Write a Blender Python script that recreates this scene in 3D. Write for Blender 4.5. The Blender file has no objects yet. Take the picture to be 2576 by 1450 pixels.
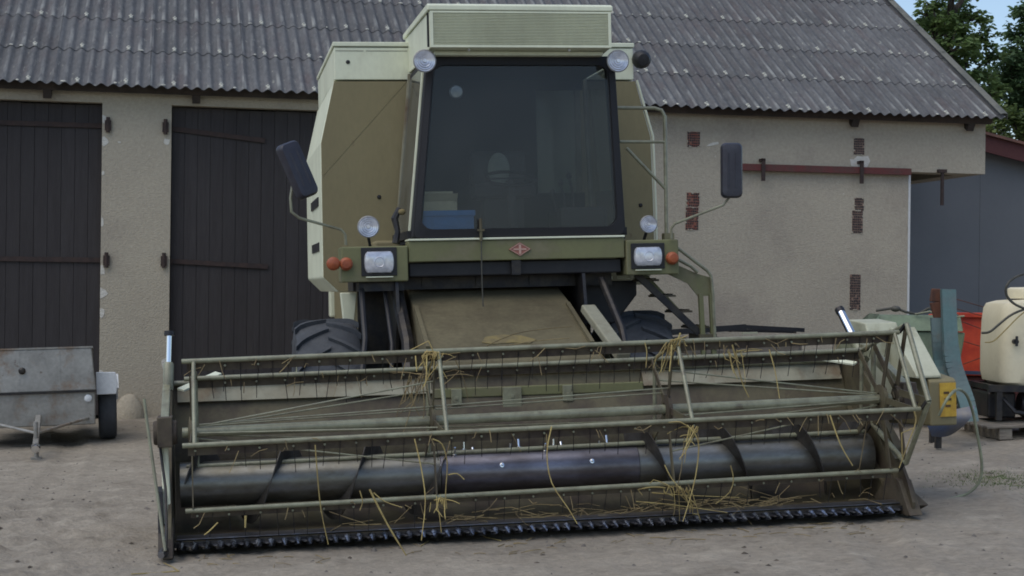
import bpy, math, random
from mathutils import Vector, Matrix, Quaternion, noise

random.seed(7)
R = math.radians
scene = bpy.context.scene
col = scene.collection

# ------------------------------------------------------------------ camera
cd = bpy.data.cameras.new('camera')
cam = bpy.data.objects.new('camera', cd)
col.objects.link(cam)
cd.sensor_width = 36.0
cd.lens = 36.0 * 4000.0 / 2576.0
cd.clip_start = 0.1
cd.clip_end = 3000
CAM = Vector((0, 0, 1.48))
pitch = math.atan(8.0 / 4000.0)
fw = Vector((0, math.cos(pitch), math.sin(pitch)))
up0 = Vector((1, 0, 0)).cross(fw)
ra = math.atan(.012)
rt = Vector((1, 0, 0)) * math.cos(ra) + up0 * math.sin(ra)
upv = rt.cross(fw)
cam.matrix_world = Matrix(((rt.x, upv.x, -fw.x, CAM.x), (rt.y, upv.y, -fw.y, CAM.y), (rt.z, upv.z, -fw.z, CAM.z), (0, 0, 0, 1)))
scene.camera = cam

# ------------------------------------------------------------------ sky, sun, exposure (dull evening light)
SUN_EL, SUN_AZ = R(60), R(228)          # azimuth clockwise from +Y: behind the camera, to the left
world = bpy.data.worlds.new('World')
scene.world = world
world.use_nodes = True
wn = world.node_tree
bg = wn.nodes['Background']
sky = wn.nodes.new('ShaderNodeTexSky')
sky.sky_type = 'NISHITA'
sky.sun_disc = False
sky.sun_elevation = SUN_EL
sky.sun_rotation = SUN_AZ
sky.air_density = 1.0
sky.dust_density = 1.4
sky.ozone_density = 1.0
wn.links.new(sky.outputs[0], bg.inputs[0])
bg.inputs[1].default_value = 0.125
sd = bpy.data.lights.new('sun', 'SUN')
sun = bpy.data.objects.new('sun', sd)
col.objects.link(sun)
sd.energy = 1.1
sd.angle = R(70)
sd.color = (1.0, .93, .77)
sdir = Vector((math.sin(SUN_AZ) * math.cos(SUN_EL), math.cos(SUN_AZ) * math.cos(SUN_EL), math.sin(SUN_EL)))
sun.rotation_euler = (-sdir).to_track_quat('-Z', 'Y').to_euler()
scene.view_settings.view_transform = 'Standard'
scene.view_settings.look = 'None'
scene.view_settings.gamma = 1
scene.view_settings.exposure = 0.45
scene.render.engine = 'CYCLES'
scene.cycles.filter_width = 1.8


# ------------------------------------------------------------------ materials
def nd(nt, t, **kw):
    n = nt.nodes.new(t)
    for k, v in kw.items():
        setattr(n, k, v)
    return n


def mat(name, c, rough=.7, metal=0.0, c2=None, scale=3.0, lo=.42, hi=.62, stretch=(1, 1, 1), bump=0.0, bscale=60.0,
        spot=None, sscale=20.0, slo=.66, shi=.72, spec=.4, vary=0.0, detail=6, dust=None, dlo=.5, dhi=.75, dscale=1.2, fine=.12):
    m = bpy.data.materials.new(name)
    m.use_nodes = True
    nt = m.node_tree
    b = nt.nodes['Principled BSDF']
    b.inputs['Roughness'].default_value = rough
    b.inputs['Metallic'].default_value = metal
    b.inputs['Specular IOR Level'].default_value = spec
    tc = nd(nt, 'ShaderNodeTexCoord')
    mp = nd(nt, 'ShaderNodeMapping')
    mp.inputs['Scale'].default_value = stretch
    nt.links.new(tc.outputs['Object'], mp.inputs[0])
    info = nd(nt, 'ShaderNodeObjectInfo')
    add = nd(nt, 'ShaderNodeVectorMath', operation='ADD')
    mul = nd(nt, 'ShaderNodeVectorMath', operation='SCALE')
    mul.inputs['Scale'].default_value = 37.0 if vary else 0.0
    comb = nd(nt, 'ShaderNodeCombineXYZ')
    for i in range(3):
        nt.links.new(info.outputs['Random'], comb.inputs[i])
    nt.links.new(comb.outputs[0], mul.inputs[0])
    nt.links.new(mp.outputs[0], add.inputs[0])
    nt.links.new(mul.outputs[0], add.inputs[1])
    P = add.outputs[0]

    def noisefac(sc, lo_, hi_, det=6, rgh=.6):
        n = nd(nt, 'ShaderNodeTexNoise')
        n.inputs['Scale'].default_value = sc
        n.inputs['Detail'].default_value = det
        n.inputs['Roughness'].default_value = rgh
        nt.links.new(P, n.inputs['Vector'])
        r = nd(nt, 'ShaderNodeMapRange')
        r.inputs['From Min'].default_value = lo_
        r.inputs['From Max'].default_value = hi_
        nt.links.new(n.outputs[0], r.inputs[0])
        return r.outputs[0]

    def mix(fac, a, bb, mode='MIX'):
        x = nd(nt, 'ShaderNodeMix', data_type='RGBA', blend_type=mode)
        if isinstance(fac, float):
            x.inputs[0].default_value = fac
        else:
            nt.links.new(fac, x.inputs[0])
        for k, q in ((6, a), (7, bb)):
            if isinstance(q, tuple):
                x.inputs[k].default_value = (*q, 1) if len(q) == 3 else q
            else:
                nt.links.new(q, x.inputs[k])
        return x.outputs[2]

    cur = tuple(c)
    if c2 is not None:
        cur = mix(noisefac(scale, lo, hi, detail), cur, tuple(c2))
    if dust is not None:
        cur = mix(noisefac(dscale, dlo, dhi, 9, .7), cur, tuple(dust))
    if spot is not None:
        cur = mix(noisefac(sscale, slo, shi, 3), cur, tuple(spot))
    if fine:
        k = noisefac(bscale * .5, .25, .75, 4)
        g = nd(nt, 'ShaderNodeMapRange')
        g.inputs['To Min'].default_value = 1 - fine
        g.inputs['To Max'].default_value = 1 + fine
        nt.links.new(k, g.inputs[0])
        hs = nd(nt, 'ShaderNodeHueSaturation')
        nt.links.new(g.outputs[0], hs.inputs['Value'])
        if isinstance(cur, tuple):
            hs.inputs['Color'].default_value = (*cur, 1)
        else:
            nt.links.new(cur, hs.inputs['Color'])
        cur = hs.outputs[0]
    if vary:
        g = nd(nt, 'ShaderNodeMapRange')
        g.inputs['To Min'].default_value = 1 - vary
        g.inputs['To Max'].default_value = 1 + vary
        nt.links.new(info.outputs['Random'], g.inputs[0])
        hs = nd(nt, 'ShaderNodeHueSaturation')
        nt.links.new(g.outputs[0], hs.inputs['Value'])
        if isinstance(cur, tuple):
            hs.inputs['Color'].default_value = (*cur, 1)
        else:
            nt.links.new(cur, hs.inputs['Color'])
        cur = hs.outputs[0]
    if isinstance(cur, tuple):
        b.inputs['Base Color'].default_value = (*cur, 1)
    else:
        nt.links.new(cur, b.inputs['Base Color'])
    if bump:
        n = nd(nt, 'ShaderNodeTexNoise')
        n.inputs['Scale'].default_value = bscale
        n.inputs['Detail'].default_value = 5
        nt.links.new(P, n.inputs['Vector'])
        bp = nd(nt, 'ShaderNodeBump')
        bp.inputs['Strength'].default_value = bump
        bp.inputs['Distance'].default_value = .02
        nt.links.new(n.outputs[0], bp.inputs['Height'])
        nt.links.new(bp.outputs[0], b.inputs['Normal'])
    return m


def glass_mat(name, tint, gloss=.10, dusty=.12, dustc=(.3, .3, .3)):
    m = bpy.data.materials.new(name)
    m.use_nodes = True
    nt = m.node_tree
    nt.nodes.remove(nt.nodes['Principled BSDF'])
    out = nt.nodes['Material Output']
    tr = nd(nt, 'ShaderNodeBsdfTransparent')
    tr.inputs[0].default_value = (*tint, 1)
    gl = nd(nt, 'ShaderNodeBsdfGlossy')
    gl.inputs['Roughness'].default_value = .06
    df = nd(nt, 'ShaderNodeBsdfDiffuse')
    df.inputs[0].default_value = (*dustc, 1)
    lw = nd(nt, 'ShaderNodeFresnel')
    lw.inputs[0].default_value = 1.5
    ml = nd(nt, 'ShaderNodeMath', operation='MULTIPLY')
    ml.inputs[1].default_value = gloss * 10
    nt.links.new(lw.outputs[0], ml.inputs[0])
    n = nd(nt, 'ShaderNodeTexNoise')
    n.inputs['Scale'].default_value = 2.2
    n.inputs['Detail'].default_value = 8
    tc = nd(nt, 'ShaderNodeTexCoord')
    nt.links.new(tc.outputs['Object'], n.inputs['Vector'])
    mr = nd(nt, 'ShaderNodeMapRange')
    mr.inputs['From Min'].default_value = .3
    mr.inputs['From Max'].default_value = .75
    mr.inputs['To Min'].default_value = dusty * .5
    mr.inputs['To Max'].default_value = dusty * 1.6
    nt.links.new(n.outputs[0], mr.inputs[0])
    m1 = nd(nt, 'ShaderNodeMixShader')
    m2 = nd(nt, 'ShaderNodeMixShader')
    nt.links.new(mr.outputs[0], m1.inputs[0])
    nt.links.new(tr.outputs[0], m1.inputs[1])
    nt.links.new(df.outputs[0], m1.inputs[2])
    nt.links.new(ml.outputs[0], m2.inputs[0])
    nt.links.new(m1.outputs[0], m2.inputs[1])
    nt.links.new(gl.outputs[0], m2.inputs[2])
    nt.links.new(m2.outputs[0], out.inputs[0])
    return m


M = {}
M['ground'] = mat('yard_dirt', (.258, .230, .188), .95, c2=(.208, .184, .149), scale=.8, lo=.36, hi=.66, bump=.6, bscale=42, spot=(.31, .28, .23), sscale=3.2, slo=.50, shi=.75, detail=14, fine=.22, dust=(.17, .147, .116), dlo=.55, dhi=.70, dscale=3.4, stretch=(.9, 1.2, 1))
M['clod'] = mat('dark_clod', (.085, .07, .056), .95, c2=(.05, .042, .035), scale=20)
M['stone'] = mat('pebble', (.20, .18, .16), .9, c2=(.12, .11, .10), scale=8, vary=.3)
M['plaster'] = mat('roughcast_plaster', (.40, .358, .282), .95, c2=(.35, .312, .248), scale=.8, lo=.35, hi=.7, bump=.5, bscale=52, dust=(.245, .212, .18), dlo=.52, dhi=.78, dscale=.5, spot=(.55, .52, .45), sscale=9, slo=.70, shi=.76, fine=.12)
M['plaster_bare'] = mat('white_plaster', (.55, .53, .48), .9, bump=.5, bscale=40)
M['brick'] = mat('red_brick', (.235, .085, .06), .9, c2=(.20, .12, .09), scale=16, bump=.3, bscale=80)
M['brickdull'] = mat('dusty_brick', (.22, .155, .12), .9, c2=(.16, .095, .075), scale=16, bump=.3, bscale=80)
M['doorwood'] = mat('dark_door_wood', (.050, .046, .047), .9, c2=(.044, .040, .041), scale=4, stretch=(6, 6, .4), bump=.2, bscale=30, vary=.08, spec=.2, dust=(.062, .056, .053), dlo=.58, dhi=.8, dscale=2.0)
M['iron'] = mat('rusty_hinge_iron', (.050, .034, .030), .9, c2=(.035, .026, .025), scale=12)
M['redrail'] = mat('red_rail_paint', (.12, .032, .030), .75, c2=(.09, .04, .035), scale=6)
M['asbestos'] = mat('fibre_cement_sheet', (.110, .113, .118), .92, c2=(.084, .087, .092), scale=2.2, stretch=(1, .35, 1), lo=.35, hi=.65, bump=.4, bscale=50, spot=(.22, .225, .205), sscale=20, slo=.63, shi=.76, vary=.12, dust=(.092, .080, .083), dlo=.5, dhi=.7, dscale=3.0, fine=.22)
M['lichen'] = mat('pale_bolt_cap', (.42, .42, .37), .85)
M['verge'] = mat('mossy_verge', (.145, .145, .125), .95, c2=(.10, .105, .095), scale=6, bump=.4, bscale=40)
M['underroof'] = mat('dark_timber', (.05, .04, .035), .9, c2=(.03, .025, .022), scale=5)
M['bead'] = mat('white_corner_bead', (.55, .56, .55), .6)
M['shed'] = mat('blue_grey_sheet', (.145, .152, .165), .6, c2=(.13, .138, .15), scale=.7, spec=.3, fine=.03)
M['shedroof'] = mat('red_brown_roof', (.17, .085, .065), .8, c2=(.11, .06, .05), scale=4)
M['shedfascia'] = mat('dark_red_fascia', (.085, .03, .03), .8)
# combine
M['sage'] = mat('pale_sage_paint', (.665, .695, .54), .5, c2=(.59, .615, .475), scale=2.5, dust=(.42, .39, .28), dlo=.60, dhi=.85, dscale=1.6, spot=(.25, .19, .12), sscale=13, slo=.72, shi=.80, stretch=(1, 1, .6), fine=.05)
M['olive'] = mat('dusty_olive_tan_paint', (.215, .187, .104), .7, c2=(.182, .158, .088), scale=1.3, lo=.35, hi=.68, dust=(.275, .245, .155), dlo=.55, dhi=.80, dscale=1.8, spot=(.13, .095, .055), sscale=16, slo=.70, shi=.80, stretch=(1, 1, .45), fine=.06)
M['green'] = mat('olive_green_paint', (.155, .158, .075), .6, c2=(.13, .127, .066), scale=3, dust=(.20, .18, .115), dlo=.50, dhi=.75, dscale=3.0, fine=.06)
M['header'] = mat('worn_header_paint', (.10, .087, .050), .6, c2=(.055, .042, .029), scale=3.5, lo=.40, hi=.62, dust=(.05, .034, .026), dlo=.54, dhi=.72, dscale=5.0, fine=.14)
M['guardpaint'] = mat('faded_guard_paint', (.44, .45, .345), .6, c2=(.37, .38, .28), scale=3, dust=(.21, .18, .12), dlo=.54, dhi=.78, dscale=3, fine=.06)
M['backpanel'] = mat('grimy_back_panel', (.25, .245, .185), .6, c2=(.17, .15, .10), scale=2.2, lo=.42, hi=.62, dust=(.13, .085, .05), dlo=.53, dhi=.72, dscale=2.4, fine=.1)
M['feeder'] = mat('dusty_feeder_paint', (.115, .10, .058), .85, c2=(.085, .072, .042), scale=2.5, dust=(.15, .128, .075), dlo=.5, dhi=.8, dscale=2.0, fine=.14)
M['tube'] = mat('worn_tube_paint', (.215, .222, .148), .38, c2=(.15, .143, .092), scale=9, lo=.40, hi=.66, dust=(.075, .055, .038), dlo=.56, dhi=.72, dscale=8, spec=.7, fine=.14)
M['batplate'] = mat('dirty_bat_plate', (.085, .070, .048), .75, c2=(.055, .042, .034), scale=6, fine=.2)
M['steel'] = mat('polished_steel', (.26, .265, .29), .34, .9, c2=(.16, .14, .13), scale=5, lo=.42, hi=.7, stretch=(.4, 1, 1), fine=.1)
M['auger'] = mat('worn_auger_metal', (.225, .23, .225), .36, .8, c2=(.13, .12, .09), scale=2.6, lo=.40, hi=.64, stretch=(.5, 1, 1), dust=(.10, .085, .05), dlo=.50, dhi=.70, dscale=2.2, fine=.16)
M['bareauger'] = mat('bare_auger_drum', (.22, .215, .25), .32, .85, c2=(.13, .12, .13), scale=4, stretch=(.4, 1, 1), fine=.16)
M['flight'] = mat('worn_flight_edge', (.07, .066, .062), .5, .5, c2=(.045, .04, .036), scale=8, fine=.2)
M['darksteel'] = mat('dark_oily_steel', (.028, .028, .032), .45, .5, c2=(.05, .045, .04), scale=10, fine=.2)
M['guard'] = mat('knife_guard_steel', (.42, .44, .50), .24, .95, c2=(.12, .12, .13), scale=24, lo=.45, hi=.6, fine=.2, vary=.3)
M['chrome'] = mat('chrome_rod', (.75, .76, .78), .12, 1.0, fine=0)
M['black'] = mat('black_plastic', (.014, .014, .017), .5, c2=(.02, .02, .022), scale=8)
M['rubber'] = mat('rubber_seal', (.013, .013, .016), .6)
M['tyre'] = mat('dusty_tyre_rubber', (.050, .056, .066), .80, c2=(.075, .080, .088), scale=4, lo=.4, hi=.7, bump=.2, bscale=50, fine=.15)
M['mirror'] = mat('dark_mirror_shell', (.030, .030, .042), .42, c2=(.04, .042, .055), scale=5)
M['mirrorglass'] = mat('mirror_glass', (.55, .6, .65), .05, 1.0, fine=0)
M['lens'] = mat('lamp_lens', (.62, .64, .70), .16, .35, c2=(.45, .47, .53), scale=18, fine=.08, spec=.8)
M['orange'] = mat('orange_lens', (.33, .085, .030), .45, c2=(.25, .065, .03), scale=12)
M['red'] = mat('faded_red_enamel', (.36, .13, .105), .6, c2=(.28, .13, .10), scale=30, lo=.35, hi=.65)
M['cream'] = mat('faded_cream_enamel', (.46, .30, .25), .6)
M['cabdark'] = mat('cab_interior_dark', (.022, .023, .026), .85)
M['cabgrey'] = mat('cab_trim_grey', (.06, .06, .062), .8)
M['seat'] = mat('pale_green_seat_cover', (.36, .39, .33), .9)
M['bluebox'] = mat('blue_plastic_box', (.07, .27, .66), .5)
M['card'] = mat('cream_cardboard', (.78, .71, .48), .85)
M['glass'] = glass_mat('dusty_windscreen', (.74, .755, .75), .06, .055, (.24, .235, .225))
M['sideglass'] = glass_mat('dusty_side_glass', (.66, .70, .68), .10, .30, (.30, .32, .31))
M['yellow'] = mat('yellow_sticker', (.55, .36, .05), .6, c2=(.45, .27, .04), scale=14)
M['ink'] = mat('dark_print', (.10, .06, .03), .7)
# clutter
M['galv'] = mat('galvanised_sheet', (.31, .305, .285), .5, .4, c2=(.215, .21, .195), scale=4, lo=.38, hi=.66, dust=(.20, .13, .08), dlo=.51, dhi=.66, dscale=2.2, spot=(.10, .07, .05), sscale=12, slo=.66, shi=.75, fine=.14)
M['white'] = mat('white_plastic', (.62, .65, .68), .5)
M['rimgrey'] = mat('grey_wheel_rim', (.25, .25, .25), .5, .4)
M['teal'] = mat('faded_teal_paint', (.085, .150, .155), .65, c2=(.105, .14, .145), scale=4, dust=(.13, .12, .10), dlo=.55, dhi=.75, dscale=5)
M['steelblue'] = mat('scoured_blue_steel', (.075, .10, .17), .45, .35, c2=(.14, .135, .13), scale=3, lo=.4, hi=.65)
M['rust'] = mat('rust', (.13, .055, .035), .9, c2=(.08, .04, .03), scale=10)
M['lightgreen'] = mat('faded_green_hopper_paint', (.165, .22, .145), .65, c2=(.13, .165, .12), scale=3, dust=(.13, .12, .10), dlo=.55, dhi=.78, dscale=3)
M['orangered'] = mat('orange_red_paint', (.66, .085, .035), .55, c2=(.52, .055, .03), scale=4, fine=.06)
M['tank'] = mat('cream_poly_tank', (.70, .645, .475), .5, c2=(.64, .58, .41), scale=1.5, dust=(.5, .44, .31), dlo=.55, dhi=.8, dscale=2.2, fine=.04)
M['hose'] = mat('dark_hose', (.045, .045, .038), .55, c2=(.07, .068, .055), scale=9)
M['palehose'] = mat('pale_green_hose', (.24, .26, .17), .55, c2=(.16, .17, .12), scale=7)
M['wood'] = mat('grey_weathered_wood', (.22, .195, .16), .9, c2=(.14, .12, .10), scale=6, stretch=(1, 6, 6), vary=.15)
M['straw'] = mat('straw', (.40, .32, .125), .75, c2=(.30, .225, .09), scale=10, vary=.3)
M['strawdull'] = mat('dull_straw', (.20, .155, .075), .85, c2=(.12, .09, .05), scale=10, vary=.3)
M['chaff'] = mat('chaff_dust', (.19, .152, .065), .9, c2=(.14, .115, .062), scale=12)
M['leafA'] = mat('leaf_mid_green', (.155, .225, .075), .6, c2=(.095, .155, .055), scale=1.4, lo=.4, hi=.6, fine=.3, bscale=9)
M['leafB'] = mat('leaf_dark_green', (.12, .19, .08), .6, c2=(.075, .13, .058), scale=1.4, lo=.4, hi=.6, fine=.3, bscale=9)
M['leafC'] = mat('leaf_olive_green', (.135, .18, .055), .6, c2=(.08, .12, .04), scale=1.2, lo=.4, hi=.6, fine=.3, bscale=9)
M['bark'] = mat('bark', (.055, .045, .036), .95, c2=(.03, .025, .02), scale=8, bump=.6, bscale=30)
M['grass'] = mat('grass_blade', (.10, .15, .045), .7, c2=(.08, .11, .04), scale=6)


def make_leafy(m, fac):
    nt = m.node_tree
    out = nt.nodes['Material Output']
    b = nt.nodes['Principled BSDF']
    tl_ = nd(nt, 'ShaderNodeBsdfTranslucent')
    src = b.inputs['Base Color'].links[0].from_socket
    nt.links.new(src, tl_.inputs[0])
    mx = nd(nt, 'ShaderNodeMixShader')
    mx.inputs[0].default_value = fac
    nt.links.new(b.outputs[0], mx.inputs[1])
    nt.links.new(tl_.outputs[0], mx.inputs[2])
    nt.links.new(mx.outputs[0], out.inputs[0])


def crest_wear(m):
    nt = m.node_tree
    b = nt.nodes['Principled BSDF']
    src = b.inputs['Base Color'].links[0].from_socket
    tc = nd(nt, 'ShaderNodeTexCoord')
    sx = nd(nt, 'ShaderNodeSeparateXYZ')
    nt.links.new(tc.outputs['Object'], sx.inputs[0])
    mr = nd(nt, 'ShaderNodeMapRange')
    mr.inputs['From Min'].default_value = .010
    mr.inputs['From Max'].default_value = .021
    nt.links.new(sx.outputs[2], mr.inputs[0])
    my = nd(nt, 'ShaderNodeMapRange')
    my.inputs['From Min'].default_value = .75
    my.inputs['From Max'].default_value = .0
    my.inputs['To Min'].default_value = .25
    nt.links.new(sx.outputs[1], my.inputs[0])
    info = nd(nt, 'ShaderNodeObjectInfo')
    ad = nd(nt, 'ShaderNodeVectorMath', operation='MULTIPLY_ADD')
    nt.links.new(tc.outputs['Object'], ad.inputs[0])
    ad.inputs[1].default_value = (7.7, 2.2, 1)
    cm = nd(nt, 'ShaderNodeCombineXYZ')
    m9 = nd(nt, 'ShaderNodeMath', operation='MULTIPLY')
    m9.inputs[1].default_value = 91
    nt.links.new(info.outputs['Random'], m9.inputs[0])
    nt.links.new(m9.outputs[0], cm.inputs[0])
    nt.links.new(cm.outputs[0], ad.inputs[2])
    n = nd(nt, 'ShaderNodeTexNoise')
    n.inputs['Scale'].default_value = 1.0
    n.inputs['Detail'].default_value = 5
    nt.links.new(ad.outputs[0], n.inputs['Vector'])
    mn = nd(nt, 'ShaderNodeMapRange')
    mn.inputs['From Min'].default_value = .46
    mn.inputs['From Max'].default_value = .66
    nt.links.new(n.outputs[0], mn.inputs[0])
    a1 = nd(nt, 'ShaderNodeMath', operation='MULTIPLY')
    nt.links.new(mr.outputs[0], a1.inputs[0])
    nt.links.new(mn.outputs[0], a1.inputs[1])
    a2 = nd(nt, 'ShaderNodeMath', operation='MULTIPLY')
    nt.links.new(a1.outputs[0], a2.inputs[0])
    nt.links.new(my.outputs[0], a2.inputs[1])
    mx = nd(nt, 'ShaderNodeMix', data_type='RGBA')
    nt.links.new(a2.outputs[0], mx.inputs[0])
    nt.links.new(src, mx.inputs[6])
    mx.inputs[7].default_value = (.26, .265, .255, 1)
    nt.links.new(mx.outputs[2], b.inputs['Base Color'])


crest_wear(M['asbestos'])
for k_ in ('leafA', 'leafB', 'leafC'):
    make_leafy(M[k_], .42)


# ------------------------------------------------------------------ mesh builder
class MB:
    def __init__(s):
        s.v = []
        s.f = []
        s.sm = []

    def add(s, vs, fs, smooth=False):
        o = len(s.v)
        s.v += [tuple(p) for p in vs]
        for f in fs:
            s.f.append([i + o for i in f])
            s.sm.append(smooth)
        return s

    def box(s, x0, x1, y0, y1, z0, z1):
        vs = [(x, y, z) for z in (z0, z1) for y in (y0, y1) for x in (x0, x1)]
        return s.add(vs, [(0, 2, 3, 1), (4, 5, 7, 6), (0, 1, 5, 4), (2, 6, 7, 3), (0, 4, 6, 2), (1, 3, 7, 5)])

    def bar(s, p0, p1, wd, ht, up=(0, 0, 1)):
        p0, p1 = Vector(p0), Vector(p1)
        d = (p1 - p0).normalized()
        u = Vector(up)
        a = d.cross(u)
        if a.length < 1e-4:
            a = d.cross(Vector((1, 0, 0)))
        a.normalize()
        u = a.cross(d)
        a *= wd / 2
        u *= ht / 2
        vs = [q + i * a + j * u for q in (p0, p1) for i, j in ((-1, -1), (1, -1), (1, 1), (-1, 1))]
        return s.add(vs, [(0, 1, 2, 3), (7, 6, 5, 4), (0, 4, 5, 1), (1, 5, 6, 2), (2, 6, 7, 3), (3, 7, 4, 0)])

    def path(s, pts, r, n=8, cap=True):
        pts = [Vector(p) for p in pts]
        k = len(pts)
        rr = r if isinstance(r, (list, tuple)) else [r] * k
        prev = None
        vs = []
        for i, p in enumerate(pts):
            t = (pts[min(i + 1, k - 1)] - pts[max(i - 1, 0)])
            t = t.normalized() if t.length > 1e-9 else Vector((0, 0, 1))
            if prev is None:
                a = t.cross(Vector((0, 0, 1)))
                if a.length < .05:
                    a = t.cross(Vector((1, 0, 0)))
            else:
                a = prev - t * prev.dot(t)
            a.normalize()
            prev = a
            b = t.cross(a)
            for j in range(n):
                q = 2 * math.pi * j / n
                vs.append(p + (a * math.cos(q) + b * math.sin(q)) * rr[i])
        fs = []
        for i in range(k - 1):
            for j in range(n):
                j2 = (j + 1) % n
                fs.append((i * n + j, i * n + j2, (i + 1) * n + j2, (i + 1) * n + j))
        s.add(vs, fs, True)
        if cap:
            o = len(s.v) - k * n
            s.f.append([o + j for j in range(n)][::-1])
            s.sm.append(False)
            s.f.append([o + (k - 1) * n + j for j in range(n)])
            s.sm.append(False)
        return s

    def tube(s, p0, p1, r, n=10, r1=None):
        return s.path([p0, p1], [r, r if r1 is None else r1], n)

    def lathe(s, prof, org, axis, n=24):
        """prof: (radius, height along axis)"""
        ax = Vector(axis).normalized()
        a = ax.cross(Vector((0, 0, 1)))
        if a.length < .05:
            a = ax.cross(Vector((1, 0, 0)))
        a.normalize()
        b = ax.cross(a)
        org = Vector(org)
        vs = []
        for r, h in prof:
            for j in range(n):
                q = 2 * math.pi * j / n
                vs.append(org + ax * h + (a * math.cos(q) + b * math.sin(q)) * r)
        fs = []
        for i in range(len(prof) - 1):
            for j in range(n):
                j2 = (j + 1) % n
                fs.append((i * n + j, i * n + j2, (i + 1) * n + j2, (i + 1) * n + j))
        return s.add(vs, fs, True)

    def prism(s, poly, fn, a, b):
        """poly: 2-D points, fn(p, q, t) -> 3-D, extruded from t=a to t=b"""
        n = len(poly)
        vs = [fn(p, q, a) for p, q in poly] + [fn(p, q, b) for p, q in poly]
        fs = [tuple(range(n))[::-1], tuple(range(n, 2 * n))]
        for i in range(n):
            j = (i + 1) % n
            fs.append((i, j, n + j, n + i))
        return s.add(vs, fs)

    def strip(s, prof, fn, a, b, th):
        """open profile with thickness th (offset along the profile normal), extruded"""
        pts = [Vector((p, q)) for p, q in prof]
        off = []
        for i in range(len(pts)):
            t = pts[min(i + 1, len(pts) - 1)] - pts[max(i - 1, 0)]
            t.normalize()
            off.append(pts[i] + Vector((-t.y, t.x)) * th)
        poly = [tuple(p) for p in pts] + [tuple(p) for p in off[::-1]]
        n = len(poly)
        vs = [fn(p, q, a) for p, q in poly] + [fn(p, q, b) for p, q in poly]
        fs = []
        m = len(pts)
        for i in range(m - 1):
            fs.append((i, i + 1, n - 2 - i, n - 1 - i)[::-1])
            fs.append((n + i, n + i + 1, n + n - 2 - i, n + n - 1 - i))
        for i in range(n):
            j = (i + 1) % n
            fs.append((i, j, n + j, n + i))
        return s.add(vs, fs, True)

    def ell(s, c, rx, ry, rz, n=12, m=8):
        vs, fs = [], []
        for i in range(m + 1):
            t = math.pi * i / m
            for j in range(n):
                q = 2 * math.pi * j / n
                vs.append((c[0] + rx * math.sin(t) * math.cos(q), c[1] + ry * math.sin(t) * math.sin(q), c[2] + rz * math.cos(t)))
        for i in range(m):
            for j in range(n):
                j2 = (j + 1) % n
                fs.append((i * n + j, (i + 1) * n + j, (i + 1) * n + j2, i * n + j2))
        return s.add(vs, fs, True)

    def warp(s, fn):
        s.v = [tuple(fn(*p)) for p in s.v]
        return s

    def mesh(s, name):
        me = bpy.data.meshes.new(name)
        me.from_pydata(s.v, [], s.f)
        me.polygons.foreach_set('use_smooth', s.sm)
        if any(s.sm):
            me.set_sharp_from_angle(angle=R(38))
        me.update()
        return me

    def build(s, name, m, parent=None, bevel=0, seg=2, loc=None):
        o = bpy.data.objects.new(name, s.mesh(name))
        o.data.materials.append(M[m] if isinstance(m, str) else m)
        col.objects.link(o)
        if parent is not None:
            o.parent = parent
        if loc is not None:
            o.location = loc
        if bevel:
            md = o.modifiers.new('bevel', 'BEVEL')
            md.width = bevel
            md.segments = seg
            md.limit_method = 'ANGLE'
            md.angle_limit = R(40)
        return o


def empty(name, mtx, parent=None):
    o = bpy.data.objects.new(name, None)
    o.empty_display_size = .2
    col.objects.link(o)
    if parent:
        o.parent = parent
    o.matrix_basis = mtx
    return o


def tag(o, label=None, cat=None, group=None, kind=None):
    if label:
        o['label'] = label
    if cat:
        o['category'] = cat
    if group:
        o['group'] = group
    if kind:
        o['kind'] = kind
    return o


def inst(src, name, parent, loc=None, rot=None):
    o = bpy.data.objects.new(name, src.data)
    col.objects.link(o)
    o.parent = parent
    if loc is not None:
        o.location = loc
    if rot is not None:
        o.rotation_euler = rot
    return o


def frame_mtx(org, r, b, w):
    return Matrix(((r.x, b.x, w.x, org[0]), (r.y, b.y, w.y, org[1]), (r.z, b.z, w.z, org[2]), (0, 0, 0, 1)))


# ------------------------------------------------------------------ ground: the yard rises gently to the right and to the back
def plane_z(x, y):
    xx = max(-40, min(40, x))
    yy = max(-30, min(60, y))
    return -.05 + .032 * (xx - .279) + .0248 * (yy - 10)


def ground_z(x, y):
    z = plane_z(x, y)
    if -9 < x < 9 and 5 < y < 21:
        p = Vector((x, y, 0))
        a = noise.fractal(p * .9, 1.0, 2.0, 3) * .012
        c = noise.fractal(Vector((p.x * 4.6, p.y * 6.0, 1)) + Vector((7, 3, 1)), .8, 2.0, 5)
        amp = .013 + .034 * max(0.0, min(1.0, (-1.2 - x) / 2.0)) * max(0.0, min(1.0, (12.5 - y) / 2.0))
        z += a + max(-.6, c) * amp
        # faint wheel ruts curving past the header on the right and running up on the left
        for (x_c, k_, w_) in ((2.15, .045, .16), (3.35, .045, .16), (-3.3, -.02, .15), (-4.5, -.02, .15)):
            dx = x - (x_c + k_ * (y - 8.5) ** 2)
            if abs(dx) < w_ * 1.9:
                t = dx / w_
                z += .011 * (math.exp(-((abs(t) - 1.15) / .28) ** 2) - 1.3 * math.exp(-t * t * 1.6)) + (.004 * math.sin((y + abs(dx) * .8) * 42) if abs(t) < .9 else 0)
    return z


def axis_samples(dense_a, dense_b, step, far):
    out = []
    x = dense_a
    while x < dense_b + 1e-6:
        out.append(x)
        x += step
    lo, hi, k = dense_a, dense_b, step
    left, right = [], []
    d = step
    while lo > -far:
        d *= 1.6
        lo -= d
        left.append(lo)
    d = step
    while hi < far:
        d *= 1.6
        hi += d
        right.append(hi)
    return left[::-1] + out + right


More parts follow.
